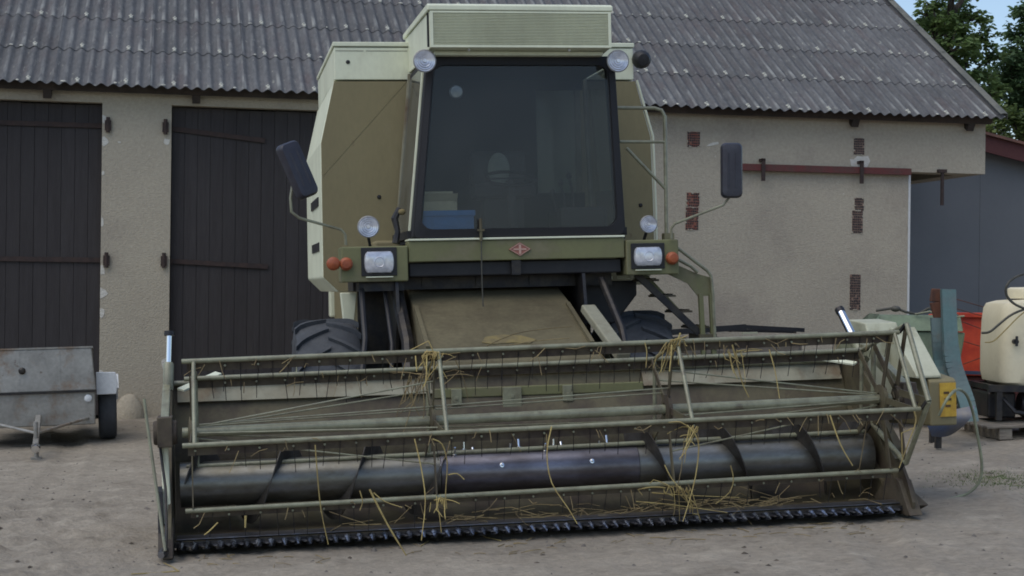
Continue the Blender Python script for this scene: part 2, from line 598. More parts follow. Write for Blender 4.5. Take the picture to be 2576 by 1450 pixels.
xs = axis_samples(-5.5, 5.5, .045, 900)
ys = axis_samples(7.8, 18.5, .05, 900)
gv = [(x, y, ground_z(x, y)) for y in ys for x in xs]
nx = len(xs)
gf = [(j * nx + i, j * nx + i + 1, (j + 1) * nx + i + 1, (j + 1) * nx + i) for j in range(len(ys) - 1) for i in range(nx - 1)]
g = MB()
g.add(gv, gf, False)
ground = g.build('ground', 'ground')
ground.data.polygons.foreach_set('use_smooth', [True] * len(ground.data.polygons))
tag(ground, 'bare greyish brown dirt yard, lumpy and damp', None, kind='structure')

g = MB()
for i in range(900):
    x = random.uniform(-5.2, 5.5)
    y = random.uniform(8.3, 17.5)
    s_ = random.uniform(.004, .016) * (1.8 if random.random() < .06 else 1)
    z = ground_z(x, y)
    a = [Vector((random.uniform(.6, 1.2), 0, 0)) for _ in range(5)]
    vs = [(x + s_ * math.cos(q * 1.257) * random.uniform(.7, 1.3), y + s_ * math.sin(q * 1.257) * random.uniform(.7, 1.3), z - .002) for q in range(5)]
    vs += [(x + random.uniform(-.3, .3) * s_, y + random.uniform(-.3, .3) * s_, z + s_ * random.uniform(.4, .8))]
    g.add(vs, [(q, (q + 1) % 5, 5) for q in range(5)])
g2 = MB()
for i in range(260):
    x = random.uniform(-5.2, 5.2)
    y = random.uniform(8.4, 16.5)
    s_ = random.uniform(.008, .026)
    z = ground_z(x, y)
    vs = [(x + s_ * math.cos(q * 1.047) * random.uniform(.6, 1.4), y + s_ * math.sin(q * 1.047) * random.uniform(.6, 1.4), z - .002) for q in range(6)]
    vs += [(x, y, z + s_ * random.uniform(.25, .5))]
    g2.add(vs, [(q, (q + 1) % 6, 6) for q in range(6)])
tag(g2.build('dirt_clods', 'clod'), 'small dark clods of earth scattered over the dirt yard', None, kind='stuff')
tag(g.build('pebbles', 'stone'), 'small loose stones scattered over the dirt yard', None, kind='stuff')

# ------------------------------------------------------------------ barn
BETA = R(12)
bb = Vector((-math.sin(BETA), math.cos(BETA), 0))
br = Vector((math.cos(BETA), math.sin(BETA), 0))
D0 = 18.4
barn = empty('barn', frame_mtx(bb * D0, br, bb, Vector((0, 0, 1))))
tag(barn, 'long plastered barn with dark wooden doors and grey corrugated roof behind the harvester', 'barn')
# local frame: s along the wall, d into the building, z up
WT = 3.86
g = MB()
g.box(-4.6, 3.0, 0, .3, 3.54, WT)                # over the doors
g.box(-.81, -.05, 0, .3, -.4, 3.54)              # pier between the doors
g.box(-4.6, -3.75, 0, .3, -.4, 3.54)
g.box(3.0, 8.955, 0, .3, -.4, WT)
g.box(8.955, 10.0, 0, .3, 3.03, WT)              # lintel over the open corner bay
g.box(8.655, 8.9, .3, 8.5, -.4, WT)              # cross wall of the open bay
g.box(-4.6, 10.0, 9.7, 10.0, -.4, WT)
g.box(-4.6, -4.3, .3, 9.7, -.4, WT)
g.build('wall', 'plaster', barn)
g = MB()                                         # gable above the open bay
PIT = R(31.5)
rz = 5.2 * math.tan(PIT)
g.prism([(.3, 3.03), (9.7, 3.03), (9.7, 3.7), (5.0, 3.66 + 4.7 * math.tan(PIT)), (.3, 3.84)], lambda p, q, t: (t, p, q), 9.72, 9.995)
g.build('gable_wall', 'plaster', barn)
g = MB()
g.box(9.72, 9.98, 6.0, 6.3, -.2, 3.03)
g.build('bay_pillar', 'plaster', barn)
g = MB()
g.box(8.957, 8.985, -.006, .02, .1, 3.03)
g.build('corner_bead', 'bead', barn)
for (s_, z_, w_, h_) in [(-.80, 3.36, .05, .10), (-.80, 3.10, .06, .11), (-.62, 3.10, .02, .02), (-.10, 3.12, .04, .08), (-.80, 1.40, .07, .15),
                         (-.80, 1.18, .05, .11), (-.80, .50, .05, .09), (-.09, .62, .05, .13), (-.8, 2.2, .02, .1), (-.79, 1.66, .03, .12), (-.795, 2.75, .02, .06)]:
    n = 9
    pts = []
    for k in range(n):
        a = 2 * math.pi * k / n
        rr = random.uniform(.7, 1.15)
        pts.append((s_ + w_ * rr * math.cos(a), z_ + h_ * .5 * rr * math.sin(a)))
    pts = [(max(-.808, min(-.052, p)), q) for p, q in pts]
    g = MB()
    g.prism(pts, lambda p, q, t: (p, t, q), -.004, .01)
    g.build('chipped_plaster', 'plaster_bare', barn)
g = MB()
g.prism([(8.19, 3.08), (8.40, 3.07), (8.44, 3.15), (8.41, 3.215), (8.33, 3.20), (8.27, 3.21), (8.22, 3.165), (8.17, 3.165)], lambda p, q, t: (p, t, q), -.004, .01)
g.build('patch', 'plaster_bare', barn)
g = MB()
g.prism([(6.30, 3.27), (6.36, 3.275), (6.46, 3.30), (6.45, 3.325), (6.38, 3.315), (6.33, 3.29)], lambda p, q, t: (p, t, q), -.004, .01)
g.build('patch', 'plaster_bare', barn)


g = MB()
g.ell((-.47, -.06, -.02), .17, .13, .31, 18, 12)
g.warp(lambda x, y, z: (x + .02 * noise.noise(Vector((x * 9, y * 9, z * 9))), y + .02 * noise.noise(Vector((z * 8, x * 8, 3))), z + .03 * noise.noise(Vector((x * 7, 5, y * 7)))))
g.build('guard_stone', 'plaster', barn)


# air bricks: red perforated grids in the wall
def air_brick(s0, s1, z0, z1, m='brick'):
    g = MB()
    g.box(s0, s1, -.004, .06, z0, z1)
    o = g.build('air_brick', m, barn)
    h = MB()
    nx_ = 6
    nz_ = max(3, round((z1 - z0) / .031))
    dx = (s1 - s0) / nx_
    dz = (z1 - z0) / nz_
    for j in range(nz_):
        for i in range(nx_):
            if random.random() < .07:
                continue
            o2 = dx * .25 * (j % 2)
            h.box(s0 + dx * (i + random.uniform(.02, .14)) + o2 * .5, s0 + dx * (i + random.uniform(.62, .84)) + o2 * .5, -.0075, -.001, z0 + dz * (j + random.uniform(.06, .2)), z0 + dz * (j + random.uniform(.66, .86)))
    lip = MB()
    for k in range(9):
        side = k % 4
        ww, hh = random.uniform(.006, .017), random.uniform(.006, .017)
        cx_ = random.uniform(s0, s1) if side < 2 else (s0 if side == 2 else s1)
        cz_ = random.uniform(z0, z1) if side >= 2 else (z0 if side == 0 else z1)
        pts = [(cx_ + ww * random.uniform(.6, 1.2) * math.cos(a_ * 1.047), cz_ + hh * random.uniform(.6, 1.2) * math.sin(a_ * 1.047)) for a_ in range(6)]
        lip.prism(pts, lambda p, q, t: (p, t, q), -.0092 - k * .0002, .0)
    lp_ = lip.build('broken_plaster_lip', 'plaster', o)
    lp_['kind'] = 'stuff'
    hb = h.build('vent_holes', 'black', o)
    hb['kind'] = 'stuff'


air_brick(6.06, 6.22, 3.255, 3.44)
air_brick(6.05, 6.21, 2.25, 2.52)
air_brick(6.06, 6.22, 2.53, 2.70)
air_brick(8.22, 8.36, 3.225, 3.43, 'brickdull')
air_brick(8.21, 8.35, 2.25, 2.53, 'brickdull')
air_brick(8.24, 8.36, 2.53, 2.69, 'brickdull')
air_brick(8.19, 8.33, 1.30, 1.74, 'brickdull')

# sliding door rail with brackets
g = MB()
g.box(6.62, 8.955, -.085, -.03, 2.985, 3.065)
g.box(6.62, 8.955, -.03, -.012, 3.0, 3.02)
rail = g.build('door_rail', 'redrail', barn)
for s_, z0_, z1_ in ((7.0, 2.86, 3.13), (8.285, 2.86, 3.14)):
    g = MB()
    g.box(s_ - .022, s_ + .022, -.115, -.088, z0_, z1_)
    g.box(s_ - .022, s_ + .022, -.115, .01, z1_ - .03, z1_ + .003)
    g.build('rail_bracket', 'iron', rail)
g = MB()
g.box(9.38, 9.415, -.05, -.02, 2.62, 3.03)
g.box(9.34, 9.45, -.06, .0, 3.03, 3.07)
g.build('hanging_bracket', 'iron', barn)


# plank doors
def plank_door(s0, s1, z0, z1, hinges, d=.12, skew=0):
    door = empty('door', Matrix.Translation((s0, d, z0)), barn)
    n = round((s1 - s0) / .145)
    w_ = (s1 - s0) / n
    base = None
    for i in range(n):
        x0 = i * w_ + .0015
        if base is None:
            g = MB()
            g.box(0, w_ - .003, 0, .035, 0, z1 - z0)
            base = g.build('plank', 'doorwood', door, bevel=.0015, seg=1, loc=(x0, 0, 0))
        else:
            o = bpy.data.objects.new('plank', base.data)
            col.objects.link(o)
            o.parent = door
            o.location = (x0, random.uniform(-.002, .003), random.uniform(-.012, .0))
            md = o.modifiers.new('bevel', 'BEVEL')
            md.width = .0015
            md.segments = 1
    for (zz, side, ln, dz) in hinges:
        g = MB()
        e0 = -.07 if side < 0 else (s1 - s0) + .07
        e1 = ln if side < 0 else (s1 - s0) - ln
        g.bar((e0, -.018, zz - z0), (e1, -.018, zz - z0 + dz), .012, .055)
        xk = e0
        g.box(xk - .035, xk + .035, -.16, -.01, zz - z0 - .06, zz - z0 + .05)
        g.tube((xk, -.15, zz - z0 - .085), (xk, -.15, zz - z0 + .085), .022, 10)
        g.build('hinge', 'iron', door)
    for zz in (.35, z1 - z0 - .5):
        g = MB()
        g.box(0, s1 - s0, .042, .075, zz, zz + .15)
        g.build('ledge_board', 'doorwood', door)
    return door


plank_door(-3.74, -.815, .03, 3.53, [(3.29, 1, 1.2, 0), (1.775, 1, 1.2, 0)])
plank_door(-.045, 2.995, .06, 3.53, [(3.29, -1, 1.05, -.11), (1.78, -1, 1.10, -.05)])
g = MB()
g.box(-3.74, 2.99, .30, .45, -.3, 3.9)
g.build('inner_darkness', 'cabdark', barn)

# roof
EAVE_D, EAVE_Z = -.30, 3.70
ca, sa = math.cos(PIT), math.sin(PIT)
roof = empty('roof', Matrix.Translation((0, EAVE_D, EAVE_Z)) @ Matrix.Rotation(PIT, 4, 'X'), barn)
WV, NW, LS = .130, 8, .945
SW = WV * NW
S_END = 10.11


def corr(xa):
    return .019 * math.cos(2 * math.pi * xa / WV)


def sheet_mesh():
    m_ = MB()
    nseg = NW * 8
    vs = []
    for lay, dz in ((0, 0), (1, -.006)):
        for yy in (0, LS + .09):
            for i in range(nseg + 1):
                x = i * (SW - .002) / nseg
                vs.append((x, yy, corr(x) + dz + (.009 if yy == 0 else 0)))
    k = nseg + 1
    fs = []
    for i in range(nseg):
        fs.append((i, i + 1, k + i + 1, k + i))
        fs.append((2 * k + i, 3 * k + i, 3 * k + i + 1, 2 * k + i + 1))
        fs.append((i, 2 * k + i, 2 * k + i + 1, i + 1))
    m_.add(vs, fs, True)
    return m_


sheet0 = None
ncol = 14
for row in range(6):
    for c_ in range(ncol):
        x = S_END - SW * (c_ + 1)
        if sheet0 is None:
            sheet0 = sheet_mesh().build('roof_sheet', 'asbestos', roof)
            o = sheet0
        else:
            o = inst(sheet0, 'roof_sheet', roof)
        o.location = (x + random.uniform(-.0007, .0007), row * LS + random.uniform(-.012, .012), random.uniform(0, .002))
        o.rotation_euler = (0, 0, random.uniform(-.003, .003))
bolts = MB()
for row in range(6):
    for k in range(ncol * NW):
        x = S_END - WV * k
        if x < -4.3:
            continue
        if k % 4 == 2:
            y = row * LS + .075 + random.uniform(-.012, .012)
            zc = .019 + .009
            bolts.lathe([(0, .020), (.010, .020), (.012, .008), (.026, .004), (.026, -.002)], (x, y, zc), (0, 0, 1), 7)
            bolts.lathe([(0, .012), (.016, .010), (.022, -.004)], (x + .004, y - .05, zc), (0, 0, 1), 6)
        elif random.random() < .24:
            y = row * LS + random.uniform(.0, .03)
            bolts.ell((x + random.uniform(-.02, .02), y, .019 + .007), random.uniform(.012, .035), random.uniform(.008, .02), .006, 7, 4)
bo = bolts.build('roof_bolt_caps', 'lichen', roof)
bo['kind'] = 'stuff'
g = MB()
for row in range(6):
    g.strip([(-.02, -.03), (.0, .052), (.045, .06), (.10, .05)][::-1], lambda p, q, t: (S_END - p + .02, t, q + .01), row * LS + (.02), row * LS + LS + .06, .008)
g.build('verge_trim', 'verge', roof)
g = MB()
for yy in (.12, 1.0, 1.95, 2.9, 3.85, 4.8):
    g.box(S_END - SW * ncol + .05, S_END - .1, yy, yy + .07, -.14, -.045)
g.build('purlin', 'underroof', roof)
for s_ in [9.75, 8.2, 5.3, 3.6, 1.9, .22, -1.4, -3.0]:
    g = MB()
    g.box(s_ - .045, s_ + .045, .12, 5.5, -.24, -.142)
    g.build('rafter', 'underroof', roof)
g = MB()
g.add([(-4.5, 5.2, .03 + 5.6 * sa + EAVE_Z - .03), (S_END, 5.2, EAVE_Z + 5.6 * sa), (S_END, 10.4, EAVE_Z), (-4.5, 10.4, EAVE_Z)], [(0, 1, 2, 3)])
g.warp(lambda x, y, z: (x, y, z))
g.build('rear_roof_slope', 'asbestos', barn)
g = MB()
g.box(-4.6, 9.72, .3, 9.7, 3.56, 3.6)
g.build('loft_floor', 'underroof', barn)

# ------------------------------------------------------------------ neighbouring shed
shed = empty('metal_shed', frame_mtx(bb * 21.5, br, bb, Vector((0, 0, 1))))
tag(shed, 'blue grey sheet metal shed with red brown roof edge beside the barn', 'shed')


def shz(s_):
    return 3.80 - .21 * (s_ - 11.82)


g = MB()
g.prism([(10.25, .0), (17.0, .0), (17.0, shz(17.0) - .12), (10.25, shz(10.25) - .12)], lambda p, q, t: (p, t, q), 0, 6)
shw = g.build('wall', 'shed', shed)
for k in range(5):
    g = MB()
    x0 = 10.25 + k * 1.35 + .001
    x1 = x0 + 1.348
    g.prism([(x0, .05), (x1, .05), (x1, shz(x1) - .14), (x0, shz(x0) - .14)], lambda p, q, t: (p, t, q), -.014, -.002)
    g.build('sheet_panel', 'shed', shed, bevel=.003, seg=1)
g = MB()
g.prism([(10.15, shz(10.15) - .02), (17.2, shz(17.2) - .02), (17.2, shz(17.2) + .02), (10.15, shz(10.15) + .02)], lambda p, q, t: (p, t, q), -.32, 6.3)
g.build('roof', 'shedroof', shed)
g = MB()
g.prism([(10.15, shz(10.15) - .26), (17.2, shz(17.2) - .26), (17.2, shz(17.2) - .022), (10.15, shz(10.15) - .022)], lambda p, q, t: (p, t, q), -.26, -.22)
g.build('fascia_board', 'shedfascia', shed)


# ------------------------------------------------------------------ trees beyond the barn
def tree(name, base, h, clumps, leaf_m, nleaf, lsz, seed, label):
    rnd = random.Random(seed)
    root = empty(name, Matrix.Translation(base))
    tag(root, label, 'tree', 'trees beyond the barn')
    t = MB()
    top = Vector((rnd.uniform(-.4, .4), rnd.uniform(-.3, .3), h * .86))
    trunk = [Vector((0, 0, -.3)), Vector((.05, 0, h * .25)), Vector((top.x * .5, top.y * .5, h * .55)), top]
    t.path(trunk, [h * .028, h * .022, h * .013, h * .003], 9)
    l = MB()
    for (cx, cy, cz, rr) in clumps:
        c = Vector((cx, cy, cz))
        zz = max(h * .18, cz - rr * 1.1 - rnd.uniform(.2, .8))
        f = min(1, zz / top.z)
        st = Vector((top.x * f, top.y * f, zz))
        mid = (st + c) / 2 + Vector((0, 0, -.12))
        t.path([st, mid, c], [h * .0085, h * .006, .012], 6)
        for k in range(7):
            e = c + Vector((rnd.gauss(0, 1), rnd.gauss(0, 1), rnd.gauss(0, .8))) * rr * .62
            t.path([c - Vector((0, 0, .1)), (c + e) / 2 + Vector((0, 0, .05)), e], [.016, .010, .004], 4)
            # leaves follow the twig and droop round its end
            m_ = int(nleaf * rr * rr / 7)
            for q in range(m_):
                u_ = rnd.random() ** .7
                p = c.lerp(e, .25 + u_ * .95) + Vector((rnd.gauss(0, 1), rnd.gauss(0, 1), rnd.gauss(0, .8))) * rr * .20
                a = rnd.uniform(0, 6.283)
                tilt = rnd.gauss(0, .6)
                d1 = Vector((math.cos(a), math.sin(a), -.35 + tilt * .5)).normalized()
                nrm = Vector((rnd.gauss(0, .5), rnd.gauss(0, .5), 1)).normalized()
                d2 = d1.cross(nrm).normalized()
                s_ = lsz * rnd.uniform(.6, 1.25)
                l.add([p, p + d1 * s_ * .5 + d2 * s_ * .3, p + d1 * s_, p + d1 * s_ * .5 - d2 * s_ * .3], [(0, 1, 2, 3)])
    t.build('trunk', 'bark', root)
    l.build('crown', leaf_m, root)
    return root


def pix(px, py, yd):
    d = fw + rt * ((px - 1288) / 4000) + upv * ((725 - py) / 4000)
    return CAM + d * (yd / d.y)


def clumps_from(base, lst):
    out = []
    for px, py, yd, rpx in lst:
        p = pix(px, py, yd) - base
        out.append((p.x, p.y, p.z, rpx / 4000 * yd))
    return out


b1 = Vector((8.1, 29.5, .5))
tree('tall_tree', b1, 8.0, clumps_from(b1, [(2352, 60, 29, 40), (2400, 28, 30, 46), (2445, 40, 29, 34), (2340, 120, 30, 30), (2395, 115, 28.6, 44), (2440, 130, 29.5, 46), (2480, 150, 30, 34), (2300, 75, 30, 16), (2330, 30, 29, 20), (2380, 175, 29, 40), (2430, 205, 28.6, 52), (2490, 215, 29.5, 38), (2460, 265, 29, 44), (2400, -40, 29, 50), (2450, -70, 30, 46), (2370, -110, 29, 46), (2410, 250, 30, 40), (2500, 280, 30, 30), (2365, 95, 29.5, 40), (2420, 75, 29, 40), (2455, 95, 30, 34), (2350, 150, 29, 30), (2405, 150, 29.6, 40), (2470, 185, 29, 40), (2440, 240, 30, 40), (2490, 250, 28.8, 34), (2315, 105, 29.5, 24), (2330, 60, 30, 24), (2335, 140, 29.5, 26), (2300, 60, 29.6, 16), (2345, 15, 29.5, 28), (2370, 35, 30, 34)]),
     'leafA', 4200, .12, 11, 'tall loose crowned broadleaf tree rising just past the barn roof edge')
b2 = Vector((10.4, 31.5, .6))
tree('leafy_tree', b2, 8.0, clumps_from(b2, [(2560, 130, 31, 46), (2575, 60, 31, 36), (2545, 185, 30.6, 40), (2590, 190, 31, 60), (2560, 240, 31, 42), (2610, 110, 31, 60), (2600, 20, 31, 50), (2640, 60, 31, 60), (2530, 290, 30.6, 44), (2590, 280, 31, 50), (2520, 235, 31.4, 26), (2550, 155, 30.5, 36), (2570, 215, 30.6, 44), (2545, 265, 31.2, 40), (2560, 95, 31.2, 34), (2515, 200, 31, 22)]),
     'leafB', 4200, .12, 12, 'darker leafy tree at the right edge of the picture behind the shed')
b3 = Vector((9.1, 27.6, .5))
tree('bushy_tree', b3, 4.6, clumps_from(b3, [(2510, 315, 27.4, 34), (2550, 300, 27.6, 40), (2580, 330, 27.4, 40), (2530, 345, 27.2, 32), (2490, 330, 27.8, 28), (2600, 300, 27.8, 44)]),
     'leafC', 4600, .11, 13, 'low bushy tree showing just above the red brown shed roof')

# ================================================================== combine harvester
YAW, TILT = R(10.4), .036
mb_ = Vector((-math.sin(YAW), math.cos(YAW), 0))
mr_ = Vector((math.cos(YAW), math.sin(YAW), 0)) * math.cos(TILT) + Vector((0, 0, math.sin(TILT)))
mw_ = mr_.cross(mb_)
MO = Vector((.279, 10, 0))
HM = frame_mtx(MO, mr_, mb_, mw_)
combine = empty('combine_harvester', HM)
tag(combine, 'dusty olive and sage green combine harvester with a wide reel header parked in the yard', 'combine harvester')
# local frame: u to the right, v to the back (0 at the knife), w up
cb = combine


def part(name, m, parent=cb, bevel=0, seg=2):
    """context-free shortcut: returns an MB and a closer"""
    return MB()


def UV(p, q, t):      # profile in (v, w), extruded along u
    return (t, p, q)


def UW(p, q, t):      # profile in (u, w), extruded along v
    return (p, t, q)


# ---- header trough
HW = 2.34
g = MB()
prof = [(-.02, .022), (.12, .018), (.30, .012), (.42, .004), (.55, .012), (.68, .06), (.78, .15), (.83, .27), (.85, .42), (.84, .52), (.90, .62), (.96, .74), (.985, .80), (1.03, .895)]
g.strip(prof, UV, -HW, HW, .010)
trough = g.build('header_trough', 'header', cb)
g = MB()
g.strip([(.975, .800), (.945, .802), (1.005, .905), (1.03, .915)], UV, -HW + .02, -.62, .006)
g.build('upper_back_panel', 'backpanel', trough)
g = MB()
g.strip([(.975, .800), (.945, .802), (1.005, .905), (1.03, .915)], UV, .86, HW - .02, .006)
g.build('upper_back_panel', 'backpanel', trough)
g = MB()
g.box(-HW, HW, 1.02, 1.10, .84, .925)
g.build('back_beam', 'header', trough, bevel=.008)
g = MB()
g.tube((-HW, .99, .925), (HW, .99, .932), .019, 12)
g.build('back_rail', 'tube', trough)
g = MB()
g.box(-.62, .86, .95, .99, .765, .83)
g.build('centre_plate', 'green', trough, bevel=.006)
for u_, w_ in ((-.46, .07), (-.075, .13), (.315, .07)):
    g = MB()
    g.box(u_ - w_ / 2, u_ + w_ / 2, .925, .949, .715 if w_ < .1 else .69, .825)
    g.box(u_ - .012, u_ + .012, .92, .9255, .75, .775)
    g.build('lug_bracket', 'tube', trough, bevel=.004)
# floor plate just behind the knife
g = MB()
g.strip([(-.015, .040), (.06, .045), (.16, .036)], UV, -HW + .02, HW - .02, .006)
g.build('knife_back_plate', 'steel', trough)

# ---- end walls of the header
for sgn in (-1, 1):
    g = MB()
    poly = [(-.20 if sgn < 0 else -.13, .0), (1.12, -.01), (1.12, .95), (.78, .97), (.52, .80), (.20, .48), (-.06, .20), (-.21 if sgn < 0 else -.14, .06)]
    u0 = sgn * (HW + .004)
    g.prism(poly, UV, u0, u0 + sgn * .02)
    ew = g.build('end_wall', 'header', cb)
    if sgn > 0:
        # stiffening ribs inside the right wall
        for a_, b_ in (((.05, .32), (.62, .78)), ((.25, .12), (.95, .70)), ((.0, .12), (.45, .62))):
            g = MB()
            g.bar((u0 - .012, a_[0], a_[1]), (u0 - .012, b_[0], b_[1]), .014, .04, (1, 0, 0))
            g.build('rib', 'header', ew)
    # skid foot
    g = MB()
    if sgn > 0:
        g.prism([(-.17, -.02), (-.12, .03), (.0, .19), (.16, .21), (.42, .03), (.3, -.03), (-.12, -.03)], UV, u0 - .03, u0 + .06)
        g.prism([(-.02, .02), (.1, -.025), (.50, -.02), (.34, .12)], UV, u0 + .062, u0 + .17)
    else:
        g.prism([(-.30, -.02), (-.24, .05), (-.08, .14), (.12, .16), (.20, .0), (.1, -.035), (-.25, -.035)], UV, u0 - .05, u0 + .01)
    g.build('skid_foot', 'batplate', ew, bevel=.006)

# left end: narrow uprights seen end-on
u0 = -HW - .028
g = MB()
g.bar((u0, -.02, .09), (u0 - .012, .10, .60), .045, .05, (0, 1, 0))
g.build('end_strip', 'sage', cb, bevel=.006)
g = MB()
g.prism([(-.20, -.02), (-.10, .10), (-.04, .34), (.06, .36), (.10, -.02)], UV, u0 - .055, u0 - .025)
g.build('dark_foot_plate', 'darksteel', cb)
# divider rods sweeping up at the left
g = MB()
g.path([(-2.485, -.10, .905), (-2.475, -.11, .80), (-2.44, -.16, .52), (-2.405, -.24, .25), (-2.375, -.33, .03)], .0095, 8)
g.build('divider_rod', 'tube', cb)
g = MB()
g.path([(-2.42, .10, .72), (-2.40, .05, .55), (-2.375, -.05, .36), (-2.37, -.2, .12), (-2.372, -.32, .03)], .009, 8)
g.build('divider_rod', 'darksteel', cb)
g = MB()
g.tube((-2.40, -.36, .012), (-2.372, -.20, .02), .02, 8, .03)
g.build('divider_tip', 'steel', cb)


# ---- reel support arms
def tw(w_, u_):
    return w_ + .0095 * u_


for sgn in (-1, 1):
    u0 = sgn * (HW + .03)
    g = MB()
    g.bar((u0, 1.12, tw(1.02, u0)), (u0, .55, tw(.99, u0)), .05, .08)
    g.bar((u0, .55, tw(.99, u0)), (u0, -.04, tw(.76, u0)), .05, .07)
    arm = g.build('reel_arm', 'tube', cb, bevel=.008)
    g = MB()
    g.box(u0 - .045, u0 + .045, -.09, .10, tw(.63, u0), tw(.81, u0))
    g.lathe([(0, -.07), (.07, -.07), (.075, -.05), (.075, .05), (.07, .07), (0, .07)], (u0, 0, tw(.712, u0)), (1, 0, 0), 16)
    g.build('reel_bearing', 'batplate', arm, bevel=.006)
    # lift cylinder
    c0 = Vector((sgn * 2.325, .95, 1.275)) if sgn > 0 else Vector((-2.348, .50, 1.262))
    c1 = Vector((sgn * 2.345, .78, 1.10)) if sgn > 0 else Vector((-2.356, .47, 1.08))
    g = MB()
    g.tube(c1, c0, .030 if sgn > 0 else .017, 12)
    cy = g.build('lift_rod', 'chrome', arm)
    g = MB()
    g.tube(c0 - (c0 - c1) * .02, c0 + (c0 - c1) * .13, .034, 12)
    g.build('rod_eye', 'darksteel', cy)
    g = MB()
    e = c1 - (c0 - c1) * .9
    g.path([c1 + (c0 - c1) * .06, c1, e], [.026, .034, .034], 12)
    g.build('cylinder', 'tube', cy)
# stays behind the bats at each end
g = MB()
g.bar((-2.29, .62, .905), (-2.05, .98, .985), .05, .012, (0, -.5, 1))
g.build('stay', 'sage', cb)
g = MB()
g.bar((2.29, .62, .925), (1.98, .98, .985), .05, .012, (0, -.5, 1))
g.build('stay', 'sage', cb)

# ---- right hand drive guard
g = MB()
g.prism([(1.15, 1.215), (.84, 1.195), (.80, 1.13), (.80, .60), (1.15, .56)], UV, 2.46, 2.70)
guard = g.build('drive_guard', 'guardpaint', cb, bevel=.008)
g = MB()
g.prism([(.79, 1.16), (.76, 1.16), (.36, .842), (.36, .825), (.79, .825)], UV, 2.62, 2.80)
g.build('guard_slope', 'guardpaint', cb, bevel=.006)
g = MB()
g.prism([(1.1, .90), (.37, .82), (.34, .80), (.34, .50), (1.1, .46)], UV, 2.705, 2.90)
g.build('drive_guard_front', 'olive', cb, bevel=.01)
g = MB()
g.box(2.775, 2.892, .331, .338, .56, .79)
stk = g.build('warning_sticker', 'yellow', cb)
g = MB()
for k in range(3):
    z_ = .715 - k * .045
    g.box(2.80 + k * .006, 2.80 + random.uniform(.03, .06), .3285, .3306, z_, z_ + .016)
so = g.build('print', 'ink', stk)
so['kind'] = 'stuff'
g = MB()
g.prism([(.30, .1), (.86, .06), (.9, .50), (.5, .55), (.25, .38)], UV, 2.41, 2.47)
g.build('belt_housing', 'header', cb, bevel=.01)

# ---- auger
AX = Vector((0, .47, .315))
AR, FR = .142, .265
g = MB()
g.lathe([(0, -2.30), (AR, -2.30), (AR, -.66), (AR - .01, -.655), (AR - .01, .655), (AR, .66), (AR, 2.30), (0, 2.30)], AX, (1, 0, 0), 32)
auger = g.build('auger', 'auger', cb)
g = MB()
g.lathe([(AR, -.66), (AR + .004, -.655), (AR + .004, .655), (AR, .66)], AX, (1, 0, 0), 32)
g.build('centre_drum', 'bareauger', auger)
for sgn in (-1, 1):
    g = MB()
    vs, fs = [], []
    n = 110
    for i in range(n + 1):
        t = i / n
        u_ = sgn * (.62 + t * (2.27 - .62))
        a = (t * (2.27 - .62) / .53 * 2 * math.pi) + (2.3 if sgn < 0 else 1.0)
        for rr, du in ((AR - .01, -.003), (FR, -.003), (FR, .003), (AR - .01, .003)):
            vs.append((u_ + du, AX.y + rr * math.cos(a) * (1 if sgn > 0 else 1), AX.z + rr * math.sin(a)))
    for i in range(n):
        for k in range(4):
            k2 = (k + 1) % 4
            fs.append((i * 4 + k, i * 4 + k2, (i + 1) * 4 + k2, (i + 1) * 4 + k))
    g.add(vs, fs, True)
    g.build('flight', 'flight', auger)
for k in range(16):
    a = R([60, 95, 130, 165, 20, 75, 110, 150][k % 8])
    u_ = -.56 + 1.12 * (k / 15)
    ln = random.uniform(.03, .07)
    d = Vector((0, -math.cos(a), math.sin(a)))
    g = MB()
    g.tube(AX + Vector((u_, 0, 0)) + d * (AR - .005), AX + Vector((u_, 0, 0)) + d * (AR + ln), .007, 7)
    g.lathe([(.016, 0), (.016, .006), (.008, .008)], AX + Vector((u_, 0, 0)) + d * (AR + .003), d, 8)
    g.build('finger', 'chrome', auger)

# ---- knife
g = MB()
g.box(-HW + .01, HW - .01, -.055, -.012, .000, .030)
knife = g.build('cutter_bar', 'darksteel', cb)
g = MB()
PI_ = .0762
# one guard finger: forged point with a humped top
xs_ = [(.0, .030, -.012, .034), (-.035, .026, -.014, .044), (-.065, .018, -.010, .036), (-.10, .011, -.002, .022), (-.135, .003, .004, .010)]
vs, fs = [], []
for (v_, hw_, z0_, z1_) in xs_:
    vs += [(-hw_, v_ - .04, z0_), (hw_, v_ - .04, z0_), (hw_ * .8, v_ - .04, z1_ * .8), (0, v_ - .04, z1_), (-hw_ * .8, v_ - .04, z1_ * .8)]
for i in range(len(xs_) - 1):
    for k in range(5):
        k2 = (k + 1) % 5
        fs.append((i * 5 + k, (i + 1) * 5 + k, (i + 1) * 5 + k2, i * 5 + k2))
fs.append((0, 1, 2, 3, 4))
g.add(vs, fs, True)
guard0 = None
n = int((2 * HW - .06) / PI_)
for i in range(n):
    u_ = -HW + .05 + i * PI_
    if guard0 is None:
        guard0 = g.build('knife_guard', 'guard', knife, loc=(u_, 0, 0))
    else:
        inst(guard0, 'knife_guard', knife, (u_, random.uniform(-.002, .002), random.uniform(-.003, .002)), (0, 0, random.uniform(-.05, .05)))
g = MB()
for i in range(n):
    u_ = -HW + .05 + (i + .5) * PI_ + .012
    g.prism([(u_ - .034, -.05), (u_ + .034, -.05), (u_ + .008, -.125), (u_ - .008, -.125)], lambda p, q, t: (p, q, t), .012, .016)
ko = g.build('knife_sections', 'steel', knife)
ko['kind'] = 'stuff'

# ---- reel
RC, RR = Vector((0, 0, .706)), .472
ang = [R(-22 + 72 * k) for k in range(5)]


